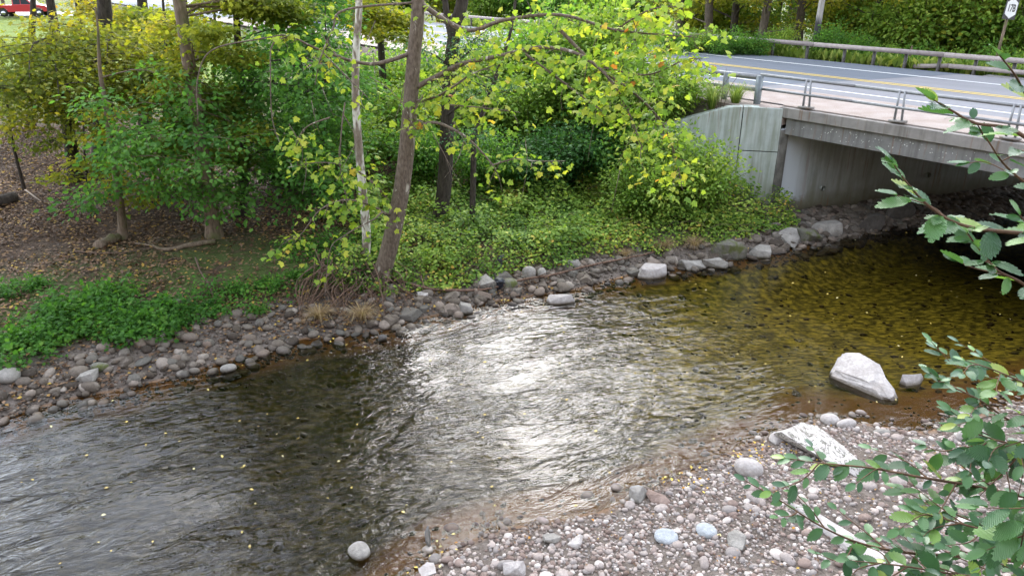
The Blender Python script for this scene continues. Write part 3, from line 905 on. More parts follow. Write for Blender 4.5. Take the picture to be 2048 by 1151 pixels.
# stones of the far bank and its beach
r = np.random.default_rng(12)
def far_keep(x, y):
    d = dfar(x, y)
    edge = np.where(x < -2.2, 1.35, np.where(x < 8, .95, 2.6)) * (.65 + .7 * vnoise(x, y, .7, 2))
    return (d > -.5) & (d < edge) & visible(x, y, x * 0) & (ground_z(x, y) < 1.2)
x, y = bunch(170000, (-14, 20, 9, 27), far_keep, r)
S = .018 + .035 * r.random(len(x)) ** 2
tag(link('gravel', stones_mesh('gravel', np.stack([x, y, ground_z(x, y) + S * .2], -1)[:9000], S[:9000], PEB20, ICO1[1], r), M_ST_FAR, GROUND), kind='stuff')
x, y = bunch(56000, (-14, 20, 9, 27), far_keep, r)
S = .04 + .06 * r.random(len(x)) ** 2.0 + .09 * r.random(len(x)) ** 8 + .06 * (x > 9.0) * r.random(len(x))
o_ = np.argsort(-S * (1 + .5 * r.random(len(x))))
big, mid = o_[:230], o_[230:1900]
tag(link('cobbles', stones_mesh('cobbles', np.stack([x[mid], y[mid], ground_z(x[mid], y[mid]) + S[mid] * .22], -1), S[mid], PEB80, ICO2[1], r), M_ST_FAR, GROUND), kind='stuff')
place_stones(x[big], y[big], S[big], FAR_PROTO, GROUND, .2, (.35, .65))

# flat angular slabs set along the waterline
def slab_proto(seed):
    rr = np.random.default_rng(seed); bm = bmesh.new(); n = 8
    an_ = np.sort(rr.random(n) * 6.283); ring_ = np.stack([np.cos(an_), np.sin(an_)], -1) * rr.uniform(.75, 1.1, (n, 1))
    top_ = ring_ * rr.uniform(.6, .95, (n, 1))
    for q in np.vstack([np.c_[ring_, -np.ones(n)], np.c_[top_, rr.uniform(.5, 1.0, n) + top_[:, 0] * rr.normal() * .3]]): bm.verts.new(q)
    bmesh.ops.convex_hull(bm, input=bm.verts[:]); bmesh.ops.delete(bm, geom=[e for e in bm.verts if not e.link_faces], context='VERTS')
    bmesh.ops.bevel(bm, geom=bm.edges[:], offset=.05, segments=1, affect='EDGES', clamp_overlap=True)
    me = bm_mesh('stone', bm, False); me.materials.append(M_ST_FAR_O); return me
SLABS = [slab_proto(k) for k in range(7)]
t_ = r.uniform(0, 1, 400)
i_ = (np.interp(t_, [0, 1], [10.2, 20.6])); k_ = i_.astype(int); fr_ = (i_ - k_)[:, None]
sp = FAR_SHORE[k_] * (1 - fr_) + FAR_SHORE[k_ + 1] * fr_
sx, sy = sp[:, 0] + r.normal(size=400) * .1 - .1, sp[:, 1] + np.abs(r.normal(size=400)) * .35 + .02
okm = ground_z(sx, sy) < .55
sx, sy = sx[okm][:62], sy[okm][:62]
place_stones(sx, sy, r.uniform(.12, .30, len(sx)), SLABS, GROUND, .12, (.22, .42))

# stones lying on the bed
r = np.random.default_rng(13)
x, y = bunch(3600, (-12, 16, 7, 25), lambda x, y: (dfar(x, y) < .1) & (dnear(x, y) < .1) & visible(x, y, x * 0), r)
S = .03 + .07 * r.random(len(x)) ** 3
zb = ground_z(x, y)
S = np.minimum(S, np.maximum(.02, -zb * .9))
tag(link('stream_bed_stones', stones_mesh('stream_bed_stones', np.stack([x, y, zb], -1), S, PEB20, ICO1[1], r, (.3, .55)), M_ST_BED, BAR), kind='stuff')

# single rocks that one can point at
def rock(label, px, py, wpx, hpx, mat, kind='round', tall=.45, yaw=0., sink=.25, seed=0, tilt_=(0, 0), inwater=False, pts=None):
    p = at(px, py + hpx * .25, 0) if inwater else hitw(px, py + hpx * .25)
    dist = math.sqrt(p[0] ** 2 + p[1] ** 2 + (H - p[2]) ** 2)
    w = wpx * dist / F
    sv = (H - p[2]) / dist; cv = math.sqrt(1 - sv * sv)
    ht = tall * w
    dp = max((hpx * dist / F - ht * cv * .8) / sv, .35 * w)
    rr = np.random.default_rng(seed + int(px))
    if kind == 'round':
        v = lump(ICO3, rr, .25); f = ICO3[1]
        v = v / (np.abs(v).max(0) + 1e-6)
        me = mesh_np('rock', v * [w / 2, dp / 2, ht * .62], f, True)
    else:
        bm = bmesh.new()
        n = 16 if kind == 'angular' else 22
        q = rr.uniform(-1, 1, (n, 3)); q /= np.max(np.abs(q), axis=1)[:, None] ** .8
        if kind == 'slab':
            an_ = np.sort(rr.random(n // 2) * 6.283); ra = rr.uniform(.75, 1.05, n // 2)
            ring_ = np.stack([np.cos(an_) * ra, np.sin(an_) * ra], -1)
            topr = ring_ * rr.uniform(.62, .95, (n // 2, 1)) + rr.normal(size=2) * .06
            q = np.vstack([np.c_[ring_, -np.ones(n // 2)], np.c_[topr, rr.uniform(.55, 1.0, n // 2) + topr[:, 0] * rr.normal() * .25], np.c_[ring_ * 1.02, rr.uniform(-.4, .2, n // 2)]])
        if pts is not None: q = np.array(pts, float)
        for t in q: bm.verts.new(t * [w / 2, dp / 2, ht * .6])
        h_ = bmesh.ops.convex_hull(bm, input=bm.verts[:])
        bmesh.ops.delete(bm, geom=[e for e in bm.verts if not e.link_faces], context='VERTS')
        bmesh.ops.dissolve_limit(bm, angle_limit=.12, verts=bm.verts[:], edges=bm.edges[:])
        bmesh.ops.bevel(bm, geom=bm.edges[:], offset=(.03 if pts is None else .10) * min(w, dp, ht * 1.6), segments=1 if pts is None else 3, affect='EDGES', clamp_overlap=True)
        bmesh.ops.triangulate(bm, faces=bm.faces[:])
        bmesh.ops.subdivide_edges(bm, edges=bm.edges[:], cuts=1, use_grid_fill=True)
        for t in bm.verts:
            nz = mnoise.noise(t.co * (4.0 / max(w, .05)) + Vector((seed, px * .01, 0)))
            t.co += t.co.normalized() * nz * .05 * w
        bm.normal_update()
        for e in bm.edges:
            if len(e.link_faces) == 2 and e.calc_face_angle(0) > .42: e.smooth = False
        me = bm_mesh('rock', bm, True)
    o = link('rock', me, mat)
    o.location = (p[0], p[1], (0 if inwater else p[2]) + ht * (.5 - sink))
    o.rotation_euler = (tilt_[0], tilt_[1], yaw)
    return tag(o, label, 'rock')

WEDGE = [(-1, .25, -1), (-.95, .35, -.1), (-.55, .95, .75), (.15, .85, 1), (.55, .35, .85), (1, -.75, -.2), (1, -.8, -1), (.55, -1, -.5), (.45, -1, -1), (-.3, -.15, -.3), (-.6, .95, -1), (.6, .8, -1), (.3, -.6, .1)]
rock('large white wedge-shaped boulder standing in the shallow water', 1722, 744, 104, 90, M_RK_WHITE, 'hull', .44, R(-8), .22, 1, pts=WEDGE, inwater=True)
rock('pale rock with dark wavy veins at the edge of the gravel bar', 1643, 888, 100, 118, M_RK_VEIN, 'angular', .26, R(10), .3, 5)
rock('long flat white slab lying across the gravel under the elm twigs', 1712, 1052, 75, 190, M_RK_WHITE, 'slab', .22, R(35), .3, 3)
rock('small triangular rock with a dark face at the water edge', 1282, 985, 44, 40, M_RK_GREY, 'angular', .55, R(40), .2, 2)
rock('reddish brown rock beside the small triangular rock', 1315, 990, 40, 36, M_RK_BROWN, 'angular', .4, R(10), .3, 9)
rock('rounded brown-grey boulder on top of the gravel bar', 1494, 933, 56, 40, M_RK_PALE, 'round', .5, R(-20), .2, 4)
rock('flat pale stone with a pointed end touching the water', 1562, 871, 56, 30, M_RK_PALE, 'slab', .25, R(35), .3, 6)
rock('light stone at the tip of the gravel bar near the big boulder', 1660, 838, 34, 26, M_RK_WHITE, 'round', .5, 0, .2, 3)
rock('pale stone just right of the one at the bar tip', 1692, 848, 38, 20, M_RK_PALE, 'round', .4, .3, .2, 8)
rock('smooth blue-grey flat stone among the lower gravel', 1330, 1068, 48, 34, M_RK_BLUE, 'round', .3, -.2, .3, 2)
rock('round pale blue stone in the middle of the gravel', 1414, 1056, 38, 34, M_RK_BLUE, 'round', .4, .5, .25, 7)
rock('dark elongated stone leaning in the gravel', 1474, 1076, 40, 36, M_RK_GREY, 'angular', .4, R(-40), .2, 4)
rock('angular grey stone, left of a pair near the bottom shore', 1104, 1077, 34, 26, M_RK_GREY, 'angular', .5, .2, .2, 6)
rock('angular pale stone, right of a pair near the bottom shore', 1150, 1078, 30, 34, M_RK_PALE, 'angular', .6, -.4, .2, 1)
rock('grey boulder alone in the shallow water near the bottom', 721, 1094, 40, 44, M_RK_GREY, 'round', .5, .7, .3, 2, inwater=True)
rock('thin dark upright shard sticking out of the shallows', 857, 1070, 12, 46, M_RK_DARK, 'angular', 1.6, .2, .2, 2, inwater=True)
rock('pale stone at the bottom edge beside yellow leaves', 856, 1140, 32, 36, M_RK_PALE, 'angular', .55, .3, .2, 5)
rock('blocky pale stone at the bottom edge of the gravel', 1030, 1138, 46, 30, M_RK_PALE, 'angular', .5, .1, .2, 3)
rock('low light rock in the water behind the leafy twig', 1828, 760, 56, 24, M_RK_PALE, 'angular', .35, .1, .3, 4, inwater=True)
rock('white stone half hidden by elm leaves at the upper gravel', 1942, 872, 58, 30, M_RK_WHITE, 'round', .45, .1, .25, 4)
rock('small flat dark stone in the brown shallows', 1764, 863, 34, 14, M_RK_GREY, 'round', .3, .1, .3, 1)
rock('whitish stone nearest the corner of the brown shallows', 1925, 830, 40, 18, M_RK_WHITE, 'round', .4, .2, .3, 6)
# far side
rock('flat light grey slab at the water edge under the bank', 937, 616, 54, 26, M_RK_GREY, 'slab', .38, .05, .25, 2)
rock('long whitish slab lying half in the water', 1122, 597, 66, 26, M_RK_PALE, 'slab', .30, R(8), .3, 3, inwater=True)
rock('big rounded grey stone beside the black bucket', 972, 568, 38, 32, M_RK_GREY, 'angular', .75, .3, .2, 5)
rock('rounded stone with a mossy top just right of the bucket', 1020, 566, 34, 26, M_RK_MOSS, 'round', .6, .2, .25, 5)
rock('tan rounded stone in the bank, left of a touching pair', 1057, 545, 30, 27, M_RK_GREY, 'round', .8, 0, .2, 6)
rock('tan upright stone in the bank, right of a touching pair', 1082, 546, 20, 24, M_RK_GREY, 'round', 1.0, 0, .2, 7)
rock('flat stone jutting from the green bank above the driftwood', 1140, 528, 46, 20, M_RK_GREY, 'slab', .35, .1, .2, 8)
rock('broad pale angular slab at the shore left of the bridge', 1304, 539, 78, 36, M_RK_PALE, 'slab', .30, R(10), .25, 4)
rock('blocky grey rock standing between two pale shore slabs', 1381, 525, 52, 36, M_RK_GREY, 'angular', .55, .2, .25, 3)
rock('low grey rock at the shore right of the blocky one', 1429, 528, 50, 22, M_RK_GREY, 'angular', .40, -.2, .25, 9)
rock('long dark mossy rock under the bank near the bridge', 1452, 501, 88, 32, M_RK_MOSS, 'slab', .35, .05, .2, 2)
rock('pale pointed flat rock at the shore near the bridge corner', 1527, 503, 66, 28, M_RK_GREY, 'slab', .28, -.1, .25, 6)
rock('grey wedge rock at the foot of the bridge corner', 1578, 470, 40, 36, M_RK_GREY, 'angular', .5, -.5, .2, 4)
rock('greenish rock between wedge rocks at the bridge corner', 1610, 467, 36, 34, M_RK_MOSS, 'angular', .6, .5, .2, 5)
rock('long grey slab under the bridge edge', 1655, 456, 66, 30, M_RK_GREY, 'slab', .35, -.3, .2, 6)
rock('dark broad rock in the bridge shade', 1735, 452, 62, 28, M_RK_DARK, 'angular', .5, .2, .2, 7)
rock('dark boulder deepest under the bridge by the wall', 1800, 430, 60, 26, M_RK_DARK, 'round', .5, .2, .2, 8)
rock('large rounded grey stone on the beach at the left picture edge', 20, 751, 34, 30, M_RK_GREY, 'round', .6, .1, .2, 4)
rock('broad two-toned stone on the left beach', 171, 754, 42, 26, M_RK_GREY, 'angular', .45, .1, .2, 2)
rock('mossy rounded stone on the left beach behind the two-toned one', 199, 733, 34, 20, M_RK_MOSS, 'round', .45, .1, .2, 2)
rock('flat mossy stone lying in the ground cover on the left bank', 343, 609, 44, 18, M_RK_MOSS, 'slab', .35, R(18), .2, 2)
rock('grey stone at the water line of the left beach', 457, 735, 30, 20, M_RK_GREY, 'round', .5, .4, .25, 3)
rock('dark wet stone alone in the water below the roots', 765, 676, 16, 16, M_RK_DARK, 'angular', .8, .4, .25, 3, inwater=True)
rock('white stone among driftwood twigs under the sycamore', 846, 591, 20, 18, M_RK_WHITE, 'angular', .6, .4, .2, 3)

# ------------------------------------------------------------------ leaves and trees
# leaf shapes: x across, y from stalk to tip, z up; unit length
def leaf_shape(kind):
    if kind == 'fold':                                   # two triangles folded at the midrib
        v = [(0, 0, 0), (-.34, .45, .10), (0, 1, -.05), (.34, .45, .10)]
        f = [(0, 2, 1), (0, 3, 2)]
    elif kind == 'oval':
        v = [(0, 0, 0), (-.27, .28, .05), (-.30, .60, .05), (0, 1, -.10), (.30, .60, .05), (.27, .28, .05), (0, .5, 0)]
        f = [(0, 6, 1), (1, 6, 2), (2, 6, 3), (3, 6, 4), (4, 6, 5), (5, 6, 0)]
    elif kind == 'lobed3':                               # small maple leaf
        v = [(0, 0, 0), (-.45, .18, .04), (-.28, .40, .02), (-.48, .72, -.06), (-.16, .68, .03), (0, 1.0, -.1), (.16, .68, .03), (.48, .72, -.06), (.28, .40, .02), (.45, .18, .04), (0, .42, .05)]
        f = [(i, 10, i + 1) for i in range(9)] + [(9, 10, 0)]
        f = [(a, c, b) for a, b, c in f]; f = [(a, b, c) for a, b, c in f]
    elif kind == 'syc':                                  # broad sycamore leaf with five lobes
        v = [(0, .10, 0), (-.22, .0, .01), (-.52, .16, -.05), (-.36, .34, .04), (-.66, .58, -.10), (-.36, .60, .03), (-.28, .78, .0), (0, 1.06, -.12),
             (.28, .78, .0), (.36, .60, .03), (.66, .58, -.10), (.36, .34, .04), (.52, .16, -.05), (.22, .0, .01), (0, .45, .07)]
        f = [(i, i + 1, 14) for i in range(13)] + [(13, 0, 14)]
    elif kind == 'elm':                                  # pleated leaf with toothed edge
        n = 8; v = []; f = []
        ys_ = np.linspace(0, 1, n + 1)
        wd = .265 * np.sin(np.pi * np.clip(ys_, 0, 1) ** .82) ** .85
        wd[0] = .02
        mid = [(0, y_, -.10 * (y_ - .35) ** 2 * 2) for y_ in ys_]
        v += mid
        for sg in (-1, 1):
            b0 = len(v)
            for i in range(n):
                w0, w1 = wd[i], wd[i + 1]
                y0, y1 = ys_[i], ys_[i + 1]
                ww = max(w0, w1) if i < n - 1 else w0 * .6
                v.append((sg * w0 * .96, y0 + .015, .055 - .12 * y0 * y0)); v.append((sg * (ww * 1.07), y1 + .03 * (i < n - 1), .075 - .12 * y1 * y1))
            for i in range(n):
                a, b = b0 + 2 * i, b0 + 2 * i + 1
                q = [(i, i + 1, b), (i, b, a)]
                f += q if sg > 0 else [(x_, z_, y_) for x_, y_, z_ in q]
    v = np.array(v, float); f = np.array(f, int)
    # make all faces look up
    fv = v[f]; nz = np.cross(fv[:, 1] - fv[:, 0], fv[:, 2] - fv[:, 0])[:, 2]
    f[nz < 0] = f[nz < 0][:, ::-1]
    return v, f
LEAF = {k: leaf_shape(k) for k in ('fold', 'oval', 'lobed3', 'syc', 'elm')}

def unit(v): return v / (np.linalg.norm(v, axis=-1, keepdims=True) + 1e-9)

def leaf_frames(D, up_jit, r, up=None):
    """rotation matrices for leaves pointing along D, blades facing up with some scatter"""
    n = len(D)
    D = unit(D)
    upv = np.tile(np.array([0, 0, 1.0]), (n, 1)) if up is None else up
    upv = unit(upv + r.normal(size=(n, 3)) * up_jit)
    X = unit(np.cross(D, upv)); Z = np.cross(X, D)
    return np.stack([X, D, Z], -1)

def leaves_mesh(name, P, D, S, kind, r, up_jit=.45, tint=None, up=None):
    v, f = LEAF[kind]
    Rm = leaf_frames(D, up_jit, r, up)
    S = np.asarray(S)
    vv = np.einsum('nij,kj->nki', Rm, v) * S[:, None, None] + P[:, None, :]
    ff = f[None] + (np.arange(len(P)) * len(v))[:, None, None]
    if tint is None: tint = r.random(len(P))
    return mesh_np(name, vv.reshape(-1, 3), ff.reshape(-1, 3), False, np.repeat(np.clip(tint, 0, 1), len(f)))

GREEN = [(0, (0.037, 0.091, 0.022)), (.35, (0.067, 0.152, 0.029)), (.7, (0.122, 0.244, 0.043)), (1, (0.244, 0.342, 0.061))]
M_LF_GREEN = leaf_mat('leaf_green', [(p_, tuple(c_ * 1.25 for c_ in q_)) for p_, q_ in GREEN])
M_LF_COOL = leaf_mat('leaf_cool_green', [(0, (.055, .145, .035)), (.45, (.11, .25, .05)), (.8, (.20, .35, .07)), (1, (.40, .43, .07))])
M_LF_GOLD = leaf_mat('leaf_gold', [(0, (.12, .16, .024)), (.3, (.24, .25, .03)), (.6, (.38, .32, .036)), (.85, (.46, .28, .035)), (1, (.48, .19, .03))], .52)
M_LF_OLIVE = leaf_mat('leaf_olive', [(0, (.085, .13, .022)), (.35, (.18, .22, .03)), (.7, (.34, .34, .04)), (1, (.50, .38, .045))], .52)
M_LF_LIME = leaf_mat('leaf_lime', [(0, (0.073, 0.152, 0.024)), (.4, (0.165, 0.275, 0.043)), (.75, (0.317, 0.415, 0.079)), (1, (0.512, 0.537, 0.122))], .42)
M_LF_BANK = leaf_mat('leaf_bank', [(0, (0.067, 0.140, 0.027)), (.35, (0.152, 0.256, 0.043)), (.7, (0.305, 0.403, 0.073)), (.9, (0.488, 0.488, 0.098)), (1, (0.561, 0.366, 0.085))], .36)
M_LF_IVY = leaf_mat('leaf_ivy', [(0, (0.022, 0.067, 0.017)), (.6, (0.049, 0.134, 0.029)), (1, (0.098, 0.220, 0.043))], .3)
M_LF_WEED = leaf_mat('leaf_weed', [(0, (.035, .10, .018)), (.45, (.07, .185, .028)), (.85, (.15, .28, .045)), (1, (.30, .34, .07))], .48)
SYC_STOPS = [(0, (.12, .22, .036)), (.3, (.21, .32, .048)), (.6, (.33, .40, .058)), (.9, (.46, .45, .07)), (.97, (.50, .36, .065)), (1, (.42, .16, .05))]
M_LF_SYC = leaf_mat('leaf_sycamore', SYC_STOPS, .45); M_LF_SYC_O = leaf_mat('leaf_sycamore_single', SYC_STOPS, .45, per_object=True)
ELM_STOPS = [(0, (.026, .080, .030)), (.45, (.048, .125, .040)), (.8, (.080, .18, .05)), (.93, (.15, .27, .05)), (1, (.26, .32, .06))]
M_LF_ELM = leaf_mat('leaf_elm', ELM_STOPS, .28, .38, gloss=.55); M_LF_ELM_O = leaf_mat('leaf_elm_single', ELM_STOPS, .32, .42, True, .5, True)
M_LF_LOCUST = leaf_mat('leaf_locust', [(0, (0.037, 0.104, 0.049)), (.6, (0.073, 0.171, 0.073)), (1, (0.159, 0.244, 0.085))], .35)
M_LF_LITTER = leaf_mat('leaf_litter', [(0, (.055, .030, .018)), (.4, (.12, .070, .042)), (.75, (.21, .135, .082)), (.92, (.27, .15, .05)), (1, (.42, .29, .06))], .1)
M_LF_YELLOW = leaf_mat('leaf_fallen_yellow', [(0, (.40, .16, .04)), (.4, (.55, .34, .06)), (.8, (.66, .50, .12)), (1, (.62, .55, .30))], .15)
M_DRYGRASS = leaf_mat('dry_grass', [(0, (.16, .10, .05)), (.6, (.30, .21, .11)), (1, (.42, .33, .18))], .25)
M_GRASS = leaf_mat('green_grass', [(0, (0.085, 0.146, 0.024)), (.6, (0.195, 0.281, 0.055)), (1, (0.415, 0.439, 0.122))], .35)

class Tree:
    """collects limbs (tubes) and leaf positions"""
    def __init__(s, r): s.g = Geo(); s.P = []; s.D = []; s.r = r; s.q = []
    def limb(s, pts, r0, r1, n=8, sides=6):
        c = bez(pts, n); s.g.tube(c, np.linspace(r0, r1, n), sides, cap=False); return c
    def leaves_along(s, c, n, spread, droop=.25, flat=.5, t0=.25):
        """n leaves scattered round a curve, pointing outwards and down"""
        r = s.r
        t = t0 + (1 - t0) * r.random(n) ** .8
        i = np.clip((t * (len(c) - 1)).astype(int), 0, len(c) - 2)
        base = c[i] + (c[i + 1] - c[i]) * r.random((n, 1))
        off = r.normal(size=(n, 3)) * spread; off[:, 2] *= flat
        d = off + (c[-1] - c[0])[None] * .25 * spread + r.normal(size=(n, 3)) * spread * .4
        d[:, 2] -= droop * np.linalg.norm(d, axis=1)
        s.P.append(base + off); s.D.append(d)
    def spray(s, a, b, r0, nleaf, spread=.28, nsub=5, rise=.15, flat=.35, droop=.25):
        """a limb from a to b with side twigs carrying leaves in a flattish layer"""
        r = s.r; a = np.asarray(a, float); b = np.asarray(b, float); L = np.linalg.norm(b - a)
        m1 = a + (b - a) * .35 + np.array([0, 0, rise * L]) + r.normal(size=3) * .05 * L
        m2 = a + (b - a) * .7 + np.array([0, 0, rise * .8 * L]) + r.normal(size=3) * .05 * L
        c = s.limb([a, m1, m2, b], r0, r0 * .22, 9, 6)
        d = unit(b - a); side = unit(np.cross(d, [0, 0, 1.0]))
        s.leaves_along(c, nleaf // 4, spread, droop, flat, .45)
        for k in range(nsub):
            t = .35 + .6 * (k + r.random()) / nsub
            i = int(t * 8); p0 = c[i]
            sg = 1 if k % 2 else -1
            ln = L * r.uniform(.22, .42) * (1.15 - t * .5)
            e = p0 + (d * .65 + sg * side * r.uniform(.5, 1.1)) * ln + np.array([0, 0, r.normal() * .08 - .06]) * ln
            c2 = s.limb([p0, (p0 + e) / 2 + np.array([0, 0, .06 * ln]), e], r0 * .30, r0 * .08, 5, 4)
            s.leaves_along(c2, int(nleaf * .75 / nsub), spread, droop, flat, .1)
        return c
    def finish(s, root, kind, size, mat, bark, up_jit=.45, tint_f=None, smooth=True):
        o = s.g.build('trunk', bark, root, smooth, loc=None)
        lo = np.array(root.location)
        me = o.data
        co = np.empty(len(me.vertices) * 3, np.float32); me.vertices.foreach_get('co', co)
        co = co.reshape(-1, 3) - lo.astype(np.float32); me.vertices.foreach_set('co', co.ravel()); me.update()
        if s.P:
            P = np.concatenate(s.P) - lo; D = np.concatenate(s.D); n = len(P)
            S = s.r.uniform(size[0], size[1], n)
            tint = None if tint_f is None else tint_f(P, s.r)
            cm = leaves_mesh('crown', P, D, S, kind, s.r, up_jit, tint)
            link('crown', cm, mat, root)
        return root

def clumpy(scale, base=.0, gain=1.0, jit=.35):
    """neighbouring leaves share a colour, as whole sprays turn together"""
    def f(P, r):
        w = .5 * vnoise(P[:, 0] + P[:, 2] * .7, P[:, 1] + P[:, 2] * .4, scale, 3) + .5 * vnoise(P[:, 0] - P[:, 2], P[:, 2] * 1.3, scale * 1.7, 8)
        return base + gain * (w - .0) + r.normal(size=len(P)) * jit * .4
    return f

# ---- big trees of the far bank, placed by their trunks
def trunk_curve(pix, Y, ztop, lean=(0, 0)):
    """trunk seen at the given pixels, standing at distance Y; goes on to ztop above the picture"""
    pts = [atY(px, py, Y + k * .15 * 0) for k, (px, py) in enumerate(pix)]
    a, b = pts[-2], pts[-1]
    d = (b - a) / max(b[2] - a[2], .1)
    z = b[2]; k = 0
    while z < ztop:
        st = min(3.0, ztop - z + .01); z += st; k += 1
        d2 = d * .6 + np.array([lean[0], lean[1], 1.0]) * .4; d2 = d2 / d2[2]
        pts.append(pts[-1] + d2 * st); d = d2
    return np.array(pts)

def tree_root(name, base, label, group=None): return empty(name, (base[0], base[1], base[2]), label, 'tree', group)

def upper_crown(T, c, z0, R0, nlimb, nleaf, az0=0., az1=6.283, spread=.45, r0=.06, up=.5):
    """limbs above the picture's edge"""
    r = T.r
    zs = c[:, 2]
    for k in range(nlimb):
        z = z0 + (zs[-1] - z0) * ((k + r.random() * .6) / nlimb) ** 1.0 * .97
        i = int(np.argmin(abs(zs - z))); p = c[i]
        a = az0 + (az1 - az0) * ((k * .618) % 1.0)
        t = (z - z0) / max(zs[-1] - z0, .1)
        L = R0 * (1.0 - .55 * t) * r.uniform(.75, 1.1)
        e = p + np.array([math.cos(a) * L, math.sin(a) * L, up * L * r.uniform(.4, 1.2)])
        T.spray(p, e, r0 * (1 - .6 * t), nleaf, spread, 6, .06, .6)

# main sycamore
SY_Y = 17.3
r = np.random.default_rng(21)
T = Tree(r)
base = atY(762, 552, SY_Y)
c_s = trunk_curve([(758, 560), (772, 520), (788, 455), (803, 380), (813, 300), (820, 215), (828, 110), (836, 0)], SY_Y, 15.5, (-.10, .02))
cs = bez(c_s, 44)
rad = np.interp(cs[:, 2], [cs[0, 2], cs[0, 2] + .5, 4, 7.5, 15.5], [.27, .215, .18, .135, .04])
T.g.tube(cs, rad, 18, cap=False)
SYC = tree_root('sycamore_tree', (cs[0, 0], cs[0, 1], gz(cs[0, 0], cs[0, 1])), 'large sycamore with mottled flaking bark leaning over the stream bank')
def tz(c, z):
    return c[int(np.argmin(abs(c[:, 2] - z)))]
# limbs of the lower crown: pixels with distances, and the leaf bunches that hang from them
SLP, SLD, SLW = [], [], []
def bunches(c, n_b, per, spread, t0=.2, drop=.25):
    n_b = int(n_b * 1.9)
    for k in range(n_b):
        t = t0 + (1 - t0) * (k + r.random() * .7) / n_b
        i = min(int(t * (len(c) - 1)), len(c) - 2)
        p = c[i] + r.normal(size=3) * spread * .5 - np.array([0, 0, drop * r.random()])
        T.g.tube(bez([c[i], (c[i] + p) / 2 + r.normal(size=3) * .05, p], 4), [.009, .007, .005, .003], 4, cap=False)
        m = max(3, int(per * r.uniform(.6, 1.4)))
        off = r.normal(size=(m, 3)) * np.array([.19, .19, .12])
        SLP.append(p + off); d = unit(off * np.array([1, 1, .4]) + r.normal(size=(m, 3)) * .08); d[:, 2] -= r.uniform(.25, 1.0, m)
        SLD.append(d); SLW.append(np.full(m, r.normal() * .13))
def syl(pix, rad0=.05, nb=7, per=8, spread=.35, t0=.25, start=None, drop=.25):
    pts = [atY(px, py, Y) for px, py, Y in pix]
    if start is not None: pts = [tz(cs, start)] + pts
    c = T.limb(pts, rad0, .008, 7 * len(pts), 6)
    if nb: bunches(c, nb, per, spread, t0, drop)
    return c
syl([(740, 128, 17.0), (640, 100, 16.5), (578, 72, 16.2), (530, 76, 16.0)], .055, 6, 6, .25, .5, 5.9, .1)
syl([(578, 72, 16.2), (545, 90, 16.0), (541, 150, 15.9), (545, 240, 15.9), (565, 300, 15.8)], .018, 2, 4, .1, 0, None, .1)
syl([(530, 76, 16.0), (425, 100, 15.8), (395, 160, 15.8), (396, 240, 15.8)], .018, 0)
syl([(640, 100, 16.4), (690, 150, 16.0), (735, 195, 15.9)], .02, 4, 6, .25, .2)
syl([(690, 20, 16.5), (665, 60, 16.2), (640, 120, 16.0), (630, 170, 16)], .03, 5, 6, .3, .2, 7.2)
syl([(870, 155, 17.2), (925, 128, 17.0), (1000, 112, 16.6), (1080, 95, 16.2), (1160, 110, 15.8), (1225, 165, 15.5), (1262, 235, 15.4), (1285, 300, 15.3)], .075, 26, 9, .5, .12, 5.1)
syl([(868, 195, 17.0), (905, 175, 16.6), (940, 150, 16.2), (990, 130, 16.0)], .04, 8, 8, .35, .1, 4.75)
syl([(1040, 100, 16.4), (1120, 160, 16.1), (1180, 205, 15.9), (1215, 230, 15.8)], .028, 9, 8, .28, .1)
syl([(930, 60, 17.0), (1010, 40, 16.6), (1120, 30, 16.2), (1230, 60, 15.9), (1330, 70, 15.7), (1395, 75, 15.6)], .06, 22, 9, .45, .1, 7.0)
syl([(1230, 60, 15.9), (1300, 20, 15.7), (1370, 12, 15.6)], .025, 8, 8, .35, .1)
syl([(1120, 60, 16.2), (1190, 130, 16.0), (1260, 180, 15.8), (1320, 240, 15.6), (1350, 310, 15.6), (1365, 380, 15.6)], .04, 16, 9, .4, .25)
syl([(1190, 130, 16.0), (1290, 150, 15.8), (1370, 120, 15.6), (1405, 118, 15.6)], .025, 8, 8, .3, .2)
syl([(862, 245, 16.9), (905, 258, 16.6), (945, 285, 16.3), (985, 330, 16.0), (1000, 360, 15.9)], .045, 5, 7, .2, .35, 4.2)
syl([(985, 330, 16.0), (1030, 318, 15.8), (1070, 322, 15.7), (1130, 322, 15.6)], .02, 5, 7, .18, .2)
syl([(848, 246, 16.6), (835, 240, 16.3), (852, 248, 16.1)], .018, 3, 8, .15, .2, 4.2)
syl([(900, 210, 16.6), (960, 215, 16.3), (1040, 225, 16.2)], .022, 6, 8, .25, .1)
# second, pale stem with its own hanging twigs
r2 = np.random.default_rng(22)
T2 = Tree(r2)
c2 = trunk_curve([(730, 545), (733, 470), (727, 400), (718, 300), (711, 190), (713, 90), (718, 0)], 17.9, 13.5, (-.02, .02))
c2s = bez(c2, 34)
T2.g.tube(c2s, np.interp(c2s[:, 2], [0, 4, 7.6, 13.5], [.12, .095, .072, .03]), 14, cap=False)
SYC2 = tree_root('sycamore_tree', (c2s[0, 0], c2s[0, 1], gz(c2s[0, 0], c2s[0, 1])), 'slender pale sycamore stem close behind the large mottled sycamore')
def lower(px_list, rad0, nb, per, spread, t0=.2, drop=.2):
    pts = [atY(a, b, c_) for a, b, c_ in px_list]
    c = T.limb(pts, rad0, .006, 7 * len(pts), 5)
    if nb: bunches(c, nb, per, spread, t0, drop)
lower([(780, 405, 17.3), (745, 365, 16.9), (700, 335, 16.6), (640, 325, 16.3), (575, 335, 16.1)], .035, 10, 7, .25, .15)
lower([(778, 430, 17.2), (740, 410, 16.6), (690, 400, 16.3), (640, 420, 16.1), (600, 470, 16.0), (565, 480, 15.9)], .03, 11, 7, .25, .15)
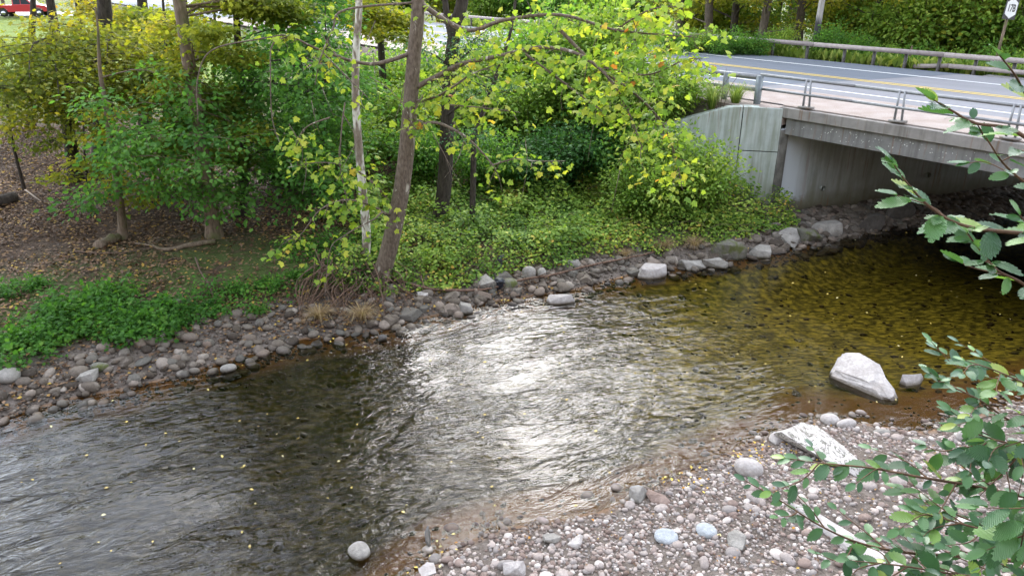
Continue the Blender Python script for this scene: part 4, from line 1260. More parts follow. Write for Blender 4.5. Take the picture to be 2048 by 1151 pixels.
lower([(775, 440, 17.1), (765, 425, 16.5), (745, 440, 16.2), (690, 470, 16.0), (660, 500, 15.9), (650, 590, 15.8)], .025, 7, 6, .2, .15)
lower([(690, 205, 16.6), (683, 260, 16.4), (680, 330, 16.3), (690, 380, 16.2), (700, 420, 16.2)], .02, 3, 6, .2, .3)
lower([(660, 235, 16.5), (620, 250, 16.4), (600, 270, 16.3), (590, 300, 16.3)], .02, 4, 6, .25, .3)
for k in range(26):                                           # bare hanging twigs
    px, py = r.uniform(560, 1320), r.uniform(40, 330)
    a = atY(px, py, 16.0); L = r.uniform(.5, 1.3)
    dx = r.normal() * .35
    T.g.tube(bez([a, a + np.array([dx * .5, -.1, -L * .45]) + r.normal(size=3) * .06, a + np.array([dx, -.1, -L])], 7), np.linspace(.010, .003, 7), 4, cap=False)
upper_crown(T, cs[cs[:, 2] > 7.5], 8.6, 3.6, 12, 0, 2.0, 4.4, .4, .06)
upper_crown(T2, c2s[c2s[:, 2] > 7.5], 8.6, 3.2, 12, 120, 1.8, 4.6, .45, .05)
T.P = []; T.D = []
T.finish(SYC, 'syc', (.16, .24), M_LF_SYC, M_SYC)
SLPa, SLDa, SLWa = np.concatenate(SLP), np.concatenate(SLD), np.concatenate(SLW)
SLS = r.uniform(.085, .175, len(SLPa))
SLT = np.clip(.40 + SLWa * 1.3 + r.normal(size=len(SLPa)) * .17, 0, 1)
syc_protos = []
for k in range(5):
    v, f = LEAF['syc']; v = v.copy(); v[:, 2] += r.normal(size=len(v)) * .035; v[:, 0] *= r.uniform(.85, 1.1); v[:, 2] -= .10 * v[:, 0] ** 2 * k
    me = mesh_np('leaf', v, f); me.materials.append(M_LF_SYC_O); syc_protos.append(me)
order = np.argsort(-(SLS / SLPa[:, 1]))
Rm = leaf_frames(SLDa, .5, r)
lo = np.array(SYC.location)
for i in order[:295]:
    o = bpy.data.objects.new('leaf', syc_protos[int(r.integers(5))]); COL.objects.link(o); o.parent = SYC
    m = Matrix(Rm[i].tolist()).to_4x4(); m.translation = Vector(SLPa[i] - lo)
    o.matrix_local = m @ Matrix.Diagonal((SLS[i], SLS[i], SLS[i], 1))
rest = order[295:]
tag(link('leaves', leaves_mesh('leaves', SLPa[rest] - lo, SLDa[rest], SLS[rest], 'syc', r, .5, SLT[rest]), M_LF_SYC, SYC), kind='stuff')
T2.finish(SYC2, 'syc', (.14, .22), M_LF_SYC, M_SYC_PALE)

# dark locust tree with a fork
r = np.random.default_rng(23)
T = Tree(r)
cl = trunk_curve([(876, 452), (888, 380), (893, 290), (896, 200), (903, 110), (914, 40), (925, 0)], 20.8, 14, (.02, .05)); cls_ = bez(cl, 30)
T.g.tube(cls_, np.interp(cls_[:, 2], [.5, 1.2, 7, 14], [.27, .22, .16, .03]), 14, cap=False)
f0 = atY(908, 90, 20.8)
T.limb([f0, atY(896, 40, 20.9), atY(890, 0, 21), atY(880, -120, 21.3), atY(850, -300, 21.6)], .12, .03, 14, 10)
LOC = tree_root('locust_tree', (cls_[0, 0], cls_[0, 1], gz(cls_[0, 0], cls_[0, 1])), 'dark-barked forked tree rising from the green bank behind the sycamore')
for pix in ([(905, 130, 20.7), (935, 90, 20.3), (975, 60, 20.0)], [(898, 170, 20.6), (930, 120, 20.2), (950, 80, 20.0)], [(900, 140, 20.7), (860, 110, 20.4), (815, 95, 20.2)],
            [(895, 230, 20.6), (925, 200, 20.2), (985, 175, 19.9), (1030, 160, 19.8)], [(893, 300, 20.6), (920, 280, 20.1), (960, 270, 19.8)]):
    T.spray(atY(*pix[0]), atY(*pix[-1]), .035, 420, .3, 6, .08, .4)
upper_crown(T, cls_[cls_[:, 2] > 7.5], 8.5, 3.0, 6, 150, 1.5, 3.8, .4, .05)
T.finish(LOC, 'oval', (.05, .085), M_LF_LOCUST, M_BARK_DARK, .5)

# thin dark sapling leaning behind it
r = np.random.default_rng(24); T = Tree(r)
cb = bez([atY(948, 275, 20.2), atY(966, 225, 20.2), atY(983, 178, 20.2), atY(1003, 122, 20.2), atY(1022, 60, 20.3), atY(1035, -30, 20.5)], 16)
T.g.tube(cb, np.linspace(.075, .03, 16), 8, cap=False)
b0 = cb[0]; T.limb([np.array([b0[0] - .12, b0[1], gz(b0[0], b0[1]) - .1]), b0], .09, .075, 4, 8)
SAP = tree_root('sapling', (b0[0] - .12, b0[1], gz(b0[0], b0[1])), 'thin black sapling leaning right just beyond the dark forked tree')
for k in range(6): T.spray(cb[5 + k], cb[5 + k] + np.array([r.normal() * 1.0, r.normal() * .5, r.uniform(0, .5)]), .02, 110, .22, 4, .05, .4)
T.finish(SAP, 'oval', (.06, .10), M_LF_LIME, M_BARK_DARK)

# ---- trees of the left wood: trunk pixels, distance, width at the foot in metres
def wood_tree(name, label, pix, Y, r_base, ztop, bark, kind, size, mat, targets, seed, tint=None, crown=(2.6, 7, 170, 1.6, 4.6), nleaf=330, spread=.26, spray_r=.028, flat=.35):
    r = np.random.default_rng(seed); T = Tree(r)
    pts = trunk_curve(pix, Y, ztop)
    z_g = gz(pts[0][0], pts[0][1])
    pts = np.vstack([[pts[0][0] - .02, pts[0][1], z_g - .15], pts[1:] if abs(pts[0][2] - z_g) < .6 else pts])
    c = bez(pts, 30)
    T.g.tube(c, np.interp(c[:, 2], [z_g, z_g + .5, (z_g + ztop) / 2, ztop], [r_base * 1.35, r_base, r_base * .7, r_base * .15]), 12, cap=False)
    root = tree_root(name, (c[0, 0], c[0, 1], z_g), label)
    for (px, py, Yt) in targets:
        e = atY(px, py, Yt)
        z0 = np.clip(e[2] + r.uniform(-.5, .9), z_g + 1.2, ztop - .5)
        a = tz(c, z0)
        L = np.linalg.norm(e - a)
        T.spray(a, e, spray_r * (.6 + .2 * L), int(nleaf * min(1.4, .5 + .22 * L)), spread, 7, .07, flat)
    if crown: upper_crown(T, c[c[:, 2] > 6], 8.2, crown[0], crown[1], crown[2], crown[3], crown[4], .42, .05)
    T.finish(root, kind, size, mat, bark, .5, tint)
    return root
def targets(seed, n, x0, x1, y0, y1, Y0, Y1):
    q = np.random.default_rng(seed); return [(q.uniform(x0, x1), y0 + (y1 - y0) * (k + q.random()) / n, q.uniform(Y0, Y1)) for k in range(n)]

wood_tree('maple_tree', 'grey-brown maple with spreading roots at the edge of the left bank', [(432, 488), (424, 430), (408, 330), (396, 240), (378, 130), (366, 50), (358, 0)], 19.6, .20, 15, M_BARK_TAN, 'lobed3', (.10, .15), M_LF_OLIVE,
    targets(31, 13, 330, 560, 30, 330, 18.5, 22) + targets(131, 5, 440, 640, 0, 60, 19, 22), 31, clumpy(.5, -.1, 1.0), (3.0, 14, 520, -.6, 2.4), 620)
wood_tree('maple_tree', 'gold-leaved maple with a thick dark upright trunk on the left', [(205, 310), (206, 230), (207, 120), (209, 40), (208, 0)], 25.0, .34, 10.5, M_BARK_DARK, 'lobed3', (.11, .16), M_LF_GOLD,
    targets(32, 16, 60, 340, 70, 240, 20.5, 24), 32, clumpy(.45, -.30, 1.2), (2.0, 4, 200, .3, 2.8), 330, .38, .028, .42)
wood_tree('maple_tree', 'dark leaning maple near the left picture edge, low gold sprays', [(158, 385), (146, 320), (131, 220), (116, 110), (100, 0)], 24.0, .21, 10, M_BARK_DARK, 'lobed3', (.10, .15), M_LF_GOLD,
    targets(33, 13, -60, 170, 110, 290, 19.5, 23), 33, clumpy(.5, -.38, 1.1), None, 310, .38, .028, .42)
wood_tree('young_tree', 'slender grey tree with layered bright green leaves on the left bank', [(250, 492), (243, 430), (232, 350), (222, 290), (214, 230), (200, 140), (196, 60)], 19.4, .11, 6.8, M_BARK_TAN, 'oval', (.12, .17), M_LF_COOL,
    targets(34, 15, 170, 500, 190, 430, 17.4, 20.6) + targets(134, 5, 140, 280, 250, 440, 17.8, 19), 34, clumpy(.55, .0, .85), None, 200, .32, .016, .40)
wood_tree('young_tree', 'green understory tree with drooping layers beside the grey-brown maple', [(482, 470), (487, 380), (490, 300), (484, 200), (476, 90), (470, 0)], 21.5, .15, 10, M_BARK_DARK, 'oval', (.12, .17), M_LF_COOL,
    targets(35, 17, 400, 690, 160, 450, 18.0, 21.2) + targets(135, 8, 470, 660, 40, 200, 20, 23), 35, clumpy(.5, -.05, .8), (2.0, 6, 360, 1, 4.6), 220, .34, .018, .40)
wood_tree('maple_tree', 'dark straight trunk standing back in the left wood', [(288, 260), (287, 150), (286, 60), (284, 0)], 29.0, .26, 11, M_BARK_DARK, 'lobed3', (.11, .16), M_LF_OLIVE,
    targets(36, 9, 230, 420, 20, 200, 24.5, 28), 36, clumpy(.4, -.1, 1.0), (2.0, 4, 220, .5, 2.6), 620)
wood_tree('sapling', 'thin dark leaning sapling between the gold maples', [(188, 150), (178, 110), (166, 60), (157, 20), (150, -20)], 27.0, .12, 11, M_BARK_DARK, 'lobed3', (.1, .15), M_LF_GOLD,
    targets(37, 4, 120, 230, 10, 90, 25, 27), 37, clumpy(.5, -.2, 1.2), None, 260)
wood_tree('hemlock_tree', 'dense dark green tree filling the wood left of the sycamores', [(590, 360), (592, 240), (596, 120), (600, 0)], 26.5, .2, 17, M_BARK_DARK, 'oval', (.10, .15), M_LF_COOL,
    targets(38, 22, 500, 720, 10, 330, 22.5, 25.5), 38, clumpy(.45, -.12, .7), (3.0, 16, 620, 0, 6.28), 560, .3)
wood_tree('maple_tree', 'gold-green maple crown at the top behind the pale stem', [(770, 260), (765, 150), (760, 60), (756, 0)], 30.0, .17, 10.5, M_BARK_DARK, 'lobed3', (.11, .17), M_LF_OLIVE,
    targets(39, 12, 640, 860, 0, 90, 26, 29), 39, clumpy(.4, .1, .9), None, 420)
wood_tree('sapling', 'thin dark sapling on the open leaf litter at the far left', [(24, 280), (18, 230), (8, 160), (0, 90)], 23.0, .05, 6.3, M_BARK_DARK, 'lobed3', (.1, .14), M_LF_GOLD,
    targets(40, 4, -40, 60, 90, 200, 22, 23.5), 40, clumpy(.5, -.2, 1.2), None, 200)

wood_tree('young_tree', 'small olive-leaved tree filling the gap behind the slender grey tree', [(322, 400), (326, 330), (330, 250), (332, 160), (330, 60)], 22.8, .09, 8.2, M_BARK_DARK, 'lobed3', (.10, .15), M_LF_OLIVE,
    targets(41, 15, 220, 460, 90, 380, 20.5, 23.5), 41, clumpy(.5, -.25, 1.0), None, 330, .3, .016, .2)
wood_tree('young_tree', 'leafy green sapling just left of the slender pale sycamore stem', [(640, 470), (642, 380), (646, 280), (650, 180), (652, 90)], 21.0, .07, 6.8, M_BARK_DARK, 'oval', (.11, .16), M_LF_GREEN,
    targets(42, 14, 560, 760, 130, 440, 19.2, 21.5), 42, clumpy(.5, .0, .9), None, 330, .3, .014, .25)
wood_tree('young_tree', 'yellowing sapling low among the left trunks', [(176, 400), (172, 340), (168, 280), (166, 230)], 20.8, .05, 4.6, M_BARK_DARK, 'oval', (.10, .15), M_LF_OLIVE,
    targets(43, 9, 110, 300, 240, 430, 19.2, 21), 43, clumpy(.6, .15, .9), None, 260, .26, .012, .2)
wood_tree('young_tree', 'dark green sapling between the straight trunk and the dense tree', [(420, 330), (424, 260), (428, 160), (430, 60)], 25.5, .08, 8.5, M_BARK_DARK, 'oval', (.11, .16), M_LF_GREEN,
    targets(44, 14, 330, 560, 60, 320, 23.0, 26), 44, clumpy(.5, -.1, .9), None, 380, .32, .014, .22)
wood_tree('maple_tree', 'gold-topped maple back in the wood right of the red pickup', [(60, 250), (62, 160), (64, 60), (66, 0)], 30.0, .16, 10, M_BARK_DARK, 'lobed3', (.11, .17), M_LF_GOLD,
    targets(45, 10, -40, 200, 100, 240, 27, 30), 45, clumpy(.45, -.3, 1.2), None, 420, .34, .016, .22)

# ------------------------------------------------------------------ shrubs of the bank
def bush_proto(r, hgt, rad, nstem, nleaf, size, kind, mat, bark, tint, droop=.4, spread=.2):
    """many arching canes from one foot"""
    root = empty('shrub', (0, 0, 0)); T = Tree(r)
    for k in range(nstem):
        a = r.random() * 6.283; rr = rad * math.sqrt(r.random())
        tip = np.array([math.cos(a) * rr, math.sin(a) * rr, hgt * r.uniform(.55, 1.05) * (1 - .35 * (rr / rad) ** 2)])
        st = np.array([math.cos(a) * rr * .15, math.sin(a) * rr * .15, -.1])
        c = T.limb([st, st * .3 + tip * np.array([.45, .45, .65]), tip], .018, .004, 7, 4)
        T.leaves_along(c, nleaf // nstem, spread, droop, .7, .2)
    return T.finish(root, kind, size, mat, bark, .6, tint)
def put(proto, loc, sc, rz, name, label, group=None, cat='shrub', first=[]):
    o = copy_tree(proto) if proto.get('used') else proto
    proto['used'] = 1
    if 'used' in o and o is not proto: del o['used']
    o.name = name; o.location = loc; o.scale = (sc, sc, sc * rnd.uniform(.9, 1.15)); o.rotation_euler = (0, 0, rz)
    return tag(o, label, cat, group)
r = np.random.default_rng(50)
B_LIME = [bush_proto(np.random.default_rng(50 + k), 2.6, 1.7, 46, 5200, (.09, .15), 'oval', M_LF_LIME, M_TWIG_BROWN, clumpy(.8, .1, .75), .4, .22) for k in range(3)]
B_GREEN = [bush_proto(np.random.default_rng(60 + k), 2.6, 1.7, 40, 4600, (.09, .15), 'oval', M_LF_GREEN, M_TWIG_BROWN, clumpy(.8, .1, .75), .4, .22) for k in range(2)]
B_IVY = bush_proto(np.random.default_rng(70), 2.2, 1.6, 36, 4200, (.09, .14), 'oval', M_LF_IVY, M_TWIG_BROWN, clumpy(.8, .1, .8), .5, .2)
B_GOLD = bush_proto(np.random.default_rng(75), 2.6, 1.6, 36, 3400, (.10, .15), 'lobed3', M_LF_OLIVE, M_TWIG_BROWN, clumpy(.7, .1, .9), .4, .25)
where = [
    (B_LIME[1], 735, 31.0, 1.35, 'lime shrub at the road edge seen past the pale stem'),
    (B_LIME[2], 815, 32.0, 1.45, 'tall lime shrub at the road edge left of the dark forked tree'),
    (B_GREEN[0], 880, 32.5, 1.3, 'green shrub at the road edge straight behind the dark forked tree'),
    (B_LIME[0], 945, 31.5, 1.35, 'tall lime shrub at the road edge right of the dark forked tree'),
    (B_LIME[1], 1030, 30.5, 1.3, 'lime shrub at the road edge above the leaning sapling'),
    (B_GREEN[1], 1120, 29.5, 1.3, 'green shrub at the road edge behind the arching sycamore limb'),
    (B_LIME[2], 1205, 28.2, 1.35, 'lime shrub at the road edge over the dark hollow'),  # proto, foot pixel x, distance, scale, label
    (B_LIME[0], 700, 24.5, 1.0, 'pale green shrub behind the slender sycamore stem'),
    (B_LIME[1], 770, 27.5, 1.15, 'pale sunlit shrub seen left of the mottled trunk'),
    (B_GREEN[0], 850, 24.0, .95, 'cool green shrub between the mottled trunk and the dark tree'),
    (B_LIME[2], 865, 28.5, 1.25, 'bright shrub below the far road between the two big trunks'),
    (B_LIME[0], 960, 28.0, 1.2, 'bright yellow-green shrub right of the dark forked tree'),
    (B_GREEN[1], 975, 23.6, .85, 'low green shrub at the foot of the leaning sapling'),
    (B_LIME[1], 1060, 27.5, 1.2, 'sunlit shrub on the road slope behind the hanging sycamore leaves'),
    (B_IVY, 1085, 23.8, 1.05, 'dark leafy shrub in the shaded hollow of the bank'),
    (B_IVY, 1165, 24.6, 1.2, 'deep green shrub in the hollow against the wing wall'),
    (B_GREEN[0], 1235, 24.4, 1.1, 'green shrub hiding the low end of the wing wall'),
    (B_LIME[2], 1160, 27.2, 1.2, 'tall lime shrub above the dark hollow'),
    (B_LIME[0], 1260, 25.2, 1.15, 'feathery lime shrub on the slope left of the wing wall'),
    (B_LIME[1], 1330, 25.0, .9, 'lime shrub spilling over the top of the wing wall'),
    (B_LIME[0], 1330, 22.6, 1.0, 'tall yellow-green shrub in front of the wing wall'),
    (B_LIME[2], 1400, 22.3, .95, 'yellowish arching shrub with bare canes beside the pale wing panel'),
    (B_LIME[1], 1290, 21.8, .8, 'small lime shrub nearest the shore left of the wing wall'),
    (B_GREEN[1], 640, 25.5, .9, 'green shrub in the wood left of the slender stem'),
    (B_IVY, 560, 24.0, .8, 'dark low shrub under the dense green tree'),
]
for k, (pr, px, Y, sc, lab) in enumerate(where):
    q = atY(px, 300, Y); z = gz(q[0], q[1])
    put(pr, (q[0], q[1], z - .05), sc, 1.3 * k, 'shrub', lab, 'shrubs on the far bank')

# ground cover over the bank: many small leaves on low stems
def cover(name, label, r, n, keep, box, hfun, size, mat, kind='oval', tint=None, cat='ground cover'):
    x, y = bunch(n, box, keep, r)
    z = ground_z(x, y); hh = hfun(x, y, r)
    P = np.stack([x, y, z + hh], -1)
    D = r.normal(size=(len(x), 3)); D[:, 2] = -.25 * np.abs(D[:, 2])
    D[:, 1] -= .35
    me = leaves_mesh(name, P, D, r.uniform(*size, len(x)), kind, r, .45, tint(P, r) if tint else None)
    return tag(link(name, me, mat), label, cat, None, 'stuff')
def bank_h(x, y, r):
    m = .10 + .95 * vnoise(x, y, .9, 3) ** 1.3 * sstep(.6, 2.0, dfar(x, y)) + .15 * vnoise(x, y, 2.2, 8)
    return m * r.random(len(x)) ** .55
r = np.random.default_rng(80)
cover('ground_cover', 'pale green leafy ground cover on the bank between trunks and bridge', r, 70000,
      lambda x, y: (dfar(x, y) > .45 + .6 * vnoise(x, y, 1.2, 7)) & (dfar(x, y) < 7.5) & (vnoise(x, y, 1.6, 17) > .16) & (x > -4.3 + 1.2 * (vnoise(x, y, .8, 4) - .5)) & (ground_z(x, y) < 2.2) & (dfar(x, y) * 0 + (x - K[0]) * WNI[0] + (y - K[1]) * WNI[1] < -.05),
      (-5, 9, 16.5, 26), bank_h, (.065, .135), M_LF_BANK, 'oval', clumpy(.9, .0, .8, .6))
r = np.random.default_rng(82)
cover('tall_weeds', 'taller loose weeds sticking out of the bank ground cover', r, 60000,
      lambda x, y: (dfar(x, y) > 1.0) & (dfar(x, y) < 7.5) & (x > -4.0) & (ground_z(x, y) < 2.2) & ((x - K[0]) * WNI[0] + (y - K[1]) * WNI[1] < -.2) & (r.random(len(x)) < .45 * sstep(.55, .75, vnoise(x, y, 1.1, 41))),
      (-5, 9, 16.5, 26), lambda x, y, r: (.25 + 1.0 * vnoise(x, y, 1.3, 2)) * r.random(len(x)) ** .5, (.07, .16), M_LF_LIME, 'oval', clumpy(.8, .0, .9), 'weeds')
r = np.random.default_rng(81)
cover('undergrowth', 'dark green low undergrowth between sycamore roots and maple roots', r, 16000,
      lambda x, y: (dfar(x, y) > 1.1) & (dfar(x, y) < 4.6) & (x < -3.2) & (x > -8.5) & (r.random(len(x)) < sstep(.30, .55, vnoise(x, y, .7, 31))),
      (-9, -3, 13.5, 22), lambda x, y, r: .32 * r.random(len(x)), (.06, .12), M_LF_WEED, 'oval', clumpy(.9, -.1, .9))

r = np.random.default_rng(85); g = Geo()
for k in range(150):
    a = hit(r.uniform(830, 1500), r.uniform(400, 500)) + np.array([0, 0, r.uniform(.1, .5)])
    d = np.array([r.normal() * .5, r.normal() * .35 - .15, r.normal() * .10]); g.tube(bez([a, a + d * .5 + np.array([0, 0, .10]), a + d], 5), np.linspace(.009, .004, 5), 4, cap=False)
for k in range(40):
    a = hit(r.uniform(1360, 1430), r.uniform(385, 405)); d = np.array([r.uniform(0, .45), r.normal() * .2, r.uniform(.7, 1.3)]); g.tube(bez([a, a + d * np.array([.3, .3, .55]), a + d], 6), np.linspace(.011, .005, 6), 4, cap=False)
tag(g.build('dead_stems', M_TWIG_BROWN, smooth=True), 'thin dry brown stems lying through the ground cover', 'stems', None, 'stuff')

# weed clumps on the left bank, each a plant
def weed_proto(seed, n, rad, hgt, size, mat):
    r = np.random.default_rng(seed); root = empty('weed_clump', (0, 0, 0)); T = Tree(r)
    for k in range(14):
        a = r.random() * 6.283; rr = rad * math.sqrt(r.random())
        b = np.array([math.cos(a) * rr, math.sin(a) * rr, 0]); t = b * 1.15 + np.array([0, 0, hgt * r.uniform(.5, 1)])
        T.limb([b * .05, b * .5 + np.array([0, 0, .02]), b], .006, .006, 3, 4)
        c = T.limb([b, (b + t) / 2 + r.normal(size=3) * .03, t], .008, .003, 4, 4)
        T.leaves_along(c, n // 14, .12, .25, .6, .25)
    o = T.finish(root, 'lobed3', size, mat, M_LF_WEED, .4, clumpy(1.5, 0, .9))
    return o
W1, W2 = weed_proto(90, 520, .55, .45, (.07, .135), M_LF_WEED), weed_proto(91, 460, .5, .36, (.065, .12), M_LF_WEED)
weeds = [(20, 700), (70, 690), (110, 655), (150, 640), (190, 668), (225, 640), (265, 668), (300, 655), (150, 690), (60, 725), (210, 612), (30, 600), (75, 590), (290, 690), (370, 650), (420, 640), (480, 600), (540, 590), (590, 570), (335, 672), (510, 640), (240, 690)]
wl_ = ['at the left picture edge by the beach', 'second from the left edge above the beach', 'behind the beach left of the curved branch', 'under the curved fallen branch', 'just below the end of the curved branch', 'right of the curved branch end', 'above the broad two-toned stone', 'at the right end of the big weed patch', 'in the lowest row above the beach stones', 'lowest at the left edge over the beach',
       'touching the middle of the curved branch', 'feathery and dim at the left edge on the litter', 'dim, left of the curved branch on the litter', 'lowest in the middle of the patch', 'below the flat mossy stone', 'by the fallen stick on the bank', 'in the shade above the beach', 'in the shade left of the root tangle', 'nearest the root tangle', 'right of the flat mossy stone', 'between beach stones and root tangle', 'spilling onto the beach stones']
for k, (px, py) in enumerate(weeds):
    p = hit(px, py - 14)
    o = put(W1 if k % 2 else W2, p, rnd.uniform(.75, 1.15) * (.8 if k in (11, 12) else (.6 if k >= 14 else 1)), rnd.uniform(0, 6), 'weed_clump', 'green broad-leaved weed clump ' + wl_[k], 'weeds on the left bank', 'plant')

# fallen leaves
def litter(name, label, r, n, box, keep, size, mat, lift=.012, tintf=None, water=False):
    x, y = bunch(n, box, keep, r)
    z = np.maximum(ground_z(x, y), .004 if water else -9) + lift * (1 + r.random(len(x)))
    D = r.normal(size=(len(x), 3)); D[:, 2] *= .22
    me = leaves_mesh(name, np.stack([x, y, z], -1), D, r.uniform(*size, len(x)), 'fold', r, .25, tintf(x, y, r) if tintf else None)
    return tag(link(name, me, mat), label, 'fallen leaves', None, 'stuff')
r = np.random.default_rng(95)
litter('leaf_litter', 'brown fallen leaves covering the ground of the left wood', r, 110000, (-22, 1, 11, 30),
       lambda x, y: (dfar(x, y) > .1) & (dfar(x, y) * 0 + ground_z(x, y) < 3.2) & visible(x, y, ground_z(x, y)) & (r.random(len(x)) < .55 * sstep(.2, .6, vnoise(x, y, .8, 13)) + .25), (.06, .13), M_LF_LITTER, .035)
piles = [hitw(*q) for q in ((790, 1105), (830, 1118), (1545, 905), (1580, 900), (1020, 600), (1045, 602), (1000, 598), (690, 675), (1760, 462), (1370, 962), (640, 640), (870, 1090), (1500, 915))]
def pile_keep(x, y):
    m = np.zeros(len(x))
    for p in piles: m = np.maximum(m, np.exp(-((x - p[0]) ** 2 + (y - p[1]) ** 2) / .09))
    return r.random(len(x)) < m * .5 + .006
r = np.random.default_rng(96)
litter('fallen_leaves', 'yellow and orange fallen leaves gathered along the water edges', r, 60000, (-10, 12, 7.2, 24), lambda x, y: pile_keep(x, y) & visible(x, y, x * 0) & (ground_z(x, y) > -.03), (.045, .085), M_LF_YELLOW, .02)
litter('floating_leaves', 'small pale leaves and flecks floating on the stream', r, 15000, (-9, 14, 8, 24), lambda x, y: (ground_z(x, y) < -.05) & (r.random(len(x)) < .028), (.035, .075), M_LF_YELLOW, .012, lambda x, y, r: .6 + .4 * r.random(len(x)), True)
litter('fallen_leaves', 'reddish brown leaf scraps scattered over the near gravel', r, 30000, (-3, 12, 6.8, 13.5), lambda x, y: (dnear(x, y) > .1) & visible(x, y, x * 0) & (r.random(len(x)) < .10 * sstep(.4, .7, vnoise(x, y, 1.3, 44)) + .012), (.03, .06), M_LF_LITTER, .035)

# ------------------------------------------------------------------ woods beyond the road
def wood_proto(seed, Ht, hb, Rc, nlimb, nleaf, size, kind, mat, bark, r_base, tint, fl=.5):
    r = np.random.default_rng(seed); root = empty('tree', (0, 0, 0)); T = Tree(r)
    c = bez([(0, 0, -.3), (r.normal() * .15, r.normal() * .15, Ht * .3), (r.normal() * .3, r.normal() * .3, Ht * .65), (r.normal() * .4, r.normal() * .4, Ht)], 22)
    T.g.tube(c, np.interp(c[:, 2], [0, .6, Ht * .5, Ht], [r_base * 1.4, r_base, r_base * .6, .03]), 10, cap=False)
    for k in range(nlimb):
        t = (k + r.random()) / nlimb; z = hb + (Ht - hb) * t * .97
        p = tz(c, z); a = k * 2.4 + r.random()
        L = Rc * (math.sin(math.pi * min(1, .22 + .75 * t)) ** .7) * r.uniform(.75, 1.15)
        e = p + np.array([math.cos(a) * L, math.sin(a) * L, L * r.uniform(-.05, .4)])
        T.spray(p, e, .05 * (1.1 - t), nleaf // nlimb, .42, 6, .06, fl)
    return T.finish(root, kind, size, mat, bark, .75, tint)
WB = [wood_proto(101, 21, 1.2, 4.4, 44, 7800, (.16, .26), 'fold', M_LF_OLIVE, M_BARK_DARK, .24, clumpy(.35, .0, .9)),
      wood_proto(102, 23, 1.6, 4.4, 44, 7800, (.16, .26), 'fold', M_LF_GOLD, M_BARK, .27, clumpy(.35, -.1, 1.0)),
      wood_proto(103, 20, .9, 4.2, 44, 7800, (.16, .26), 'fold', M_LF_LIME, M_BARK_DARK, .20, clumpy(.35, .0, .8)),
      wood_proto(104, 25, 1.6, 4.6, 46, 8200, (.16, .26), 'fold', M_LF_OLIVE, M_BARK, .30, clumpy(.35, -.25, .9))]
kinds = ['olive-leaved', 'golden-leaved', 'lime-leaved', 'green']
# px, distance, prototype, scale
wood = [(1360, 50, 3, 1.0), (1420, 46, 1, .95), (1468, 47, 0, 1.0), (1522, 44.5, 1, .9), (1548, 52, 2, 1.05), (1602, 47, 1, 1.0), (1655, 56, 0, 1.1), (1690, 49, 2, .95), (1740, 45, 0, 1.0),
        (1800, 50, 3, 1.1), (1850, 44, 2, 1.0), (1900, 48, 0, 1.1), (1950, 42, 2, .9), (2010, 46, 0, 1.0), (2070, 41, 3, 1.05), (2150, 44, 1, 1.1), (2260, 42, 0, 1.1), (1580, 62, 3, 1.2), (1480, 64, 0, 1.15), (1730, 66, 1, 1.2), (1860, 64, 3, 1.2), (2000, 62, 1, 1.2), (1310, 62, 0, .85), (1400, 72, 3, 1.0),
        (1240, 84, 1, .75), (1170, 92, 0, .75), (1090, 96, 3, .7), (1010, 100, 1, .7), (920, 98, 0, .65), (830, 100, 3, .7), (740, 96, 1, .75), (650, 92, 0, .8), (560, 84, 3, .9), (470, 92, 1, .8), (380, 100, 0, .8), (290, 104, 3, .8), (200, 108, 1, .8), (110, 106, 0, .8), (20, 110, 3, .8), (-80, 100, 1, .9)]
WREF = ['right of the hanging leaves', 'a little right of the sycamore leaves', 'midway from sycamore leaves to pole', 'two trunks left of the pole', 'second from the pole on its left', 'immediately left of the pole', 'immediately right of the pole', 'a pole-width right of the pole', 'above where the lower rail begins', 'left of the marker stake', 'straight above the marker stake', 'midway between stake and sign', 'just left of the route sign', 'directly behind the route sign', 'at the right picture corner', 'beyond the right picture edge', 'outermost right off the picture', 'left of the pole in shade', 'midway left of the pole in shade', 'right of the pole in shade', 'near the stake in shade', 'by the sign in shade', 'where the road bends from view', 'edge of the hanging leaves', 'rightmost over the hanging leaves', 'above the middle of the hanging leaves', 'above the leaning sapling', 'right of the dark forked tree', 'behind the dark forked tree', 'between the two big trunks', 'behind the slender pale stem', 'left of the slender pale stem', 'behind the dense green tree', 'right of the grey-brown maple', 'behind the grey-brown maple', 'behind the straight dark trunk', 'behind the gold maple', 'right of the red pickup', 'behind the red pickup', 'left off the picture beyond the pickup']
for k, (px, Y, pr, sc) in enumerate(wood):
    q = atY(px, 60, Y)
    z = gz(q[0], q[1])
    if px > 1290:
        near = 'right behind the far guard rail' if Y < 48 else ('in the second row beyond the road' if Y < 58 else 'deep in the wood beyond the road')
    else:
        near = 'far down the road'
    lab = '%s tree %s, %s' % (kinds[pr], near, WREF[k])
    o = put(WB[pr], (q[0], q[1], z - .1), sc, k * 1.7, 'woodland_tree', lab, 'woodland trees beyond the road', 'tree')
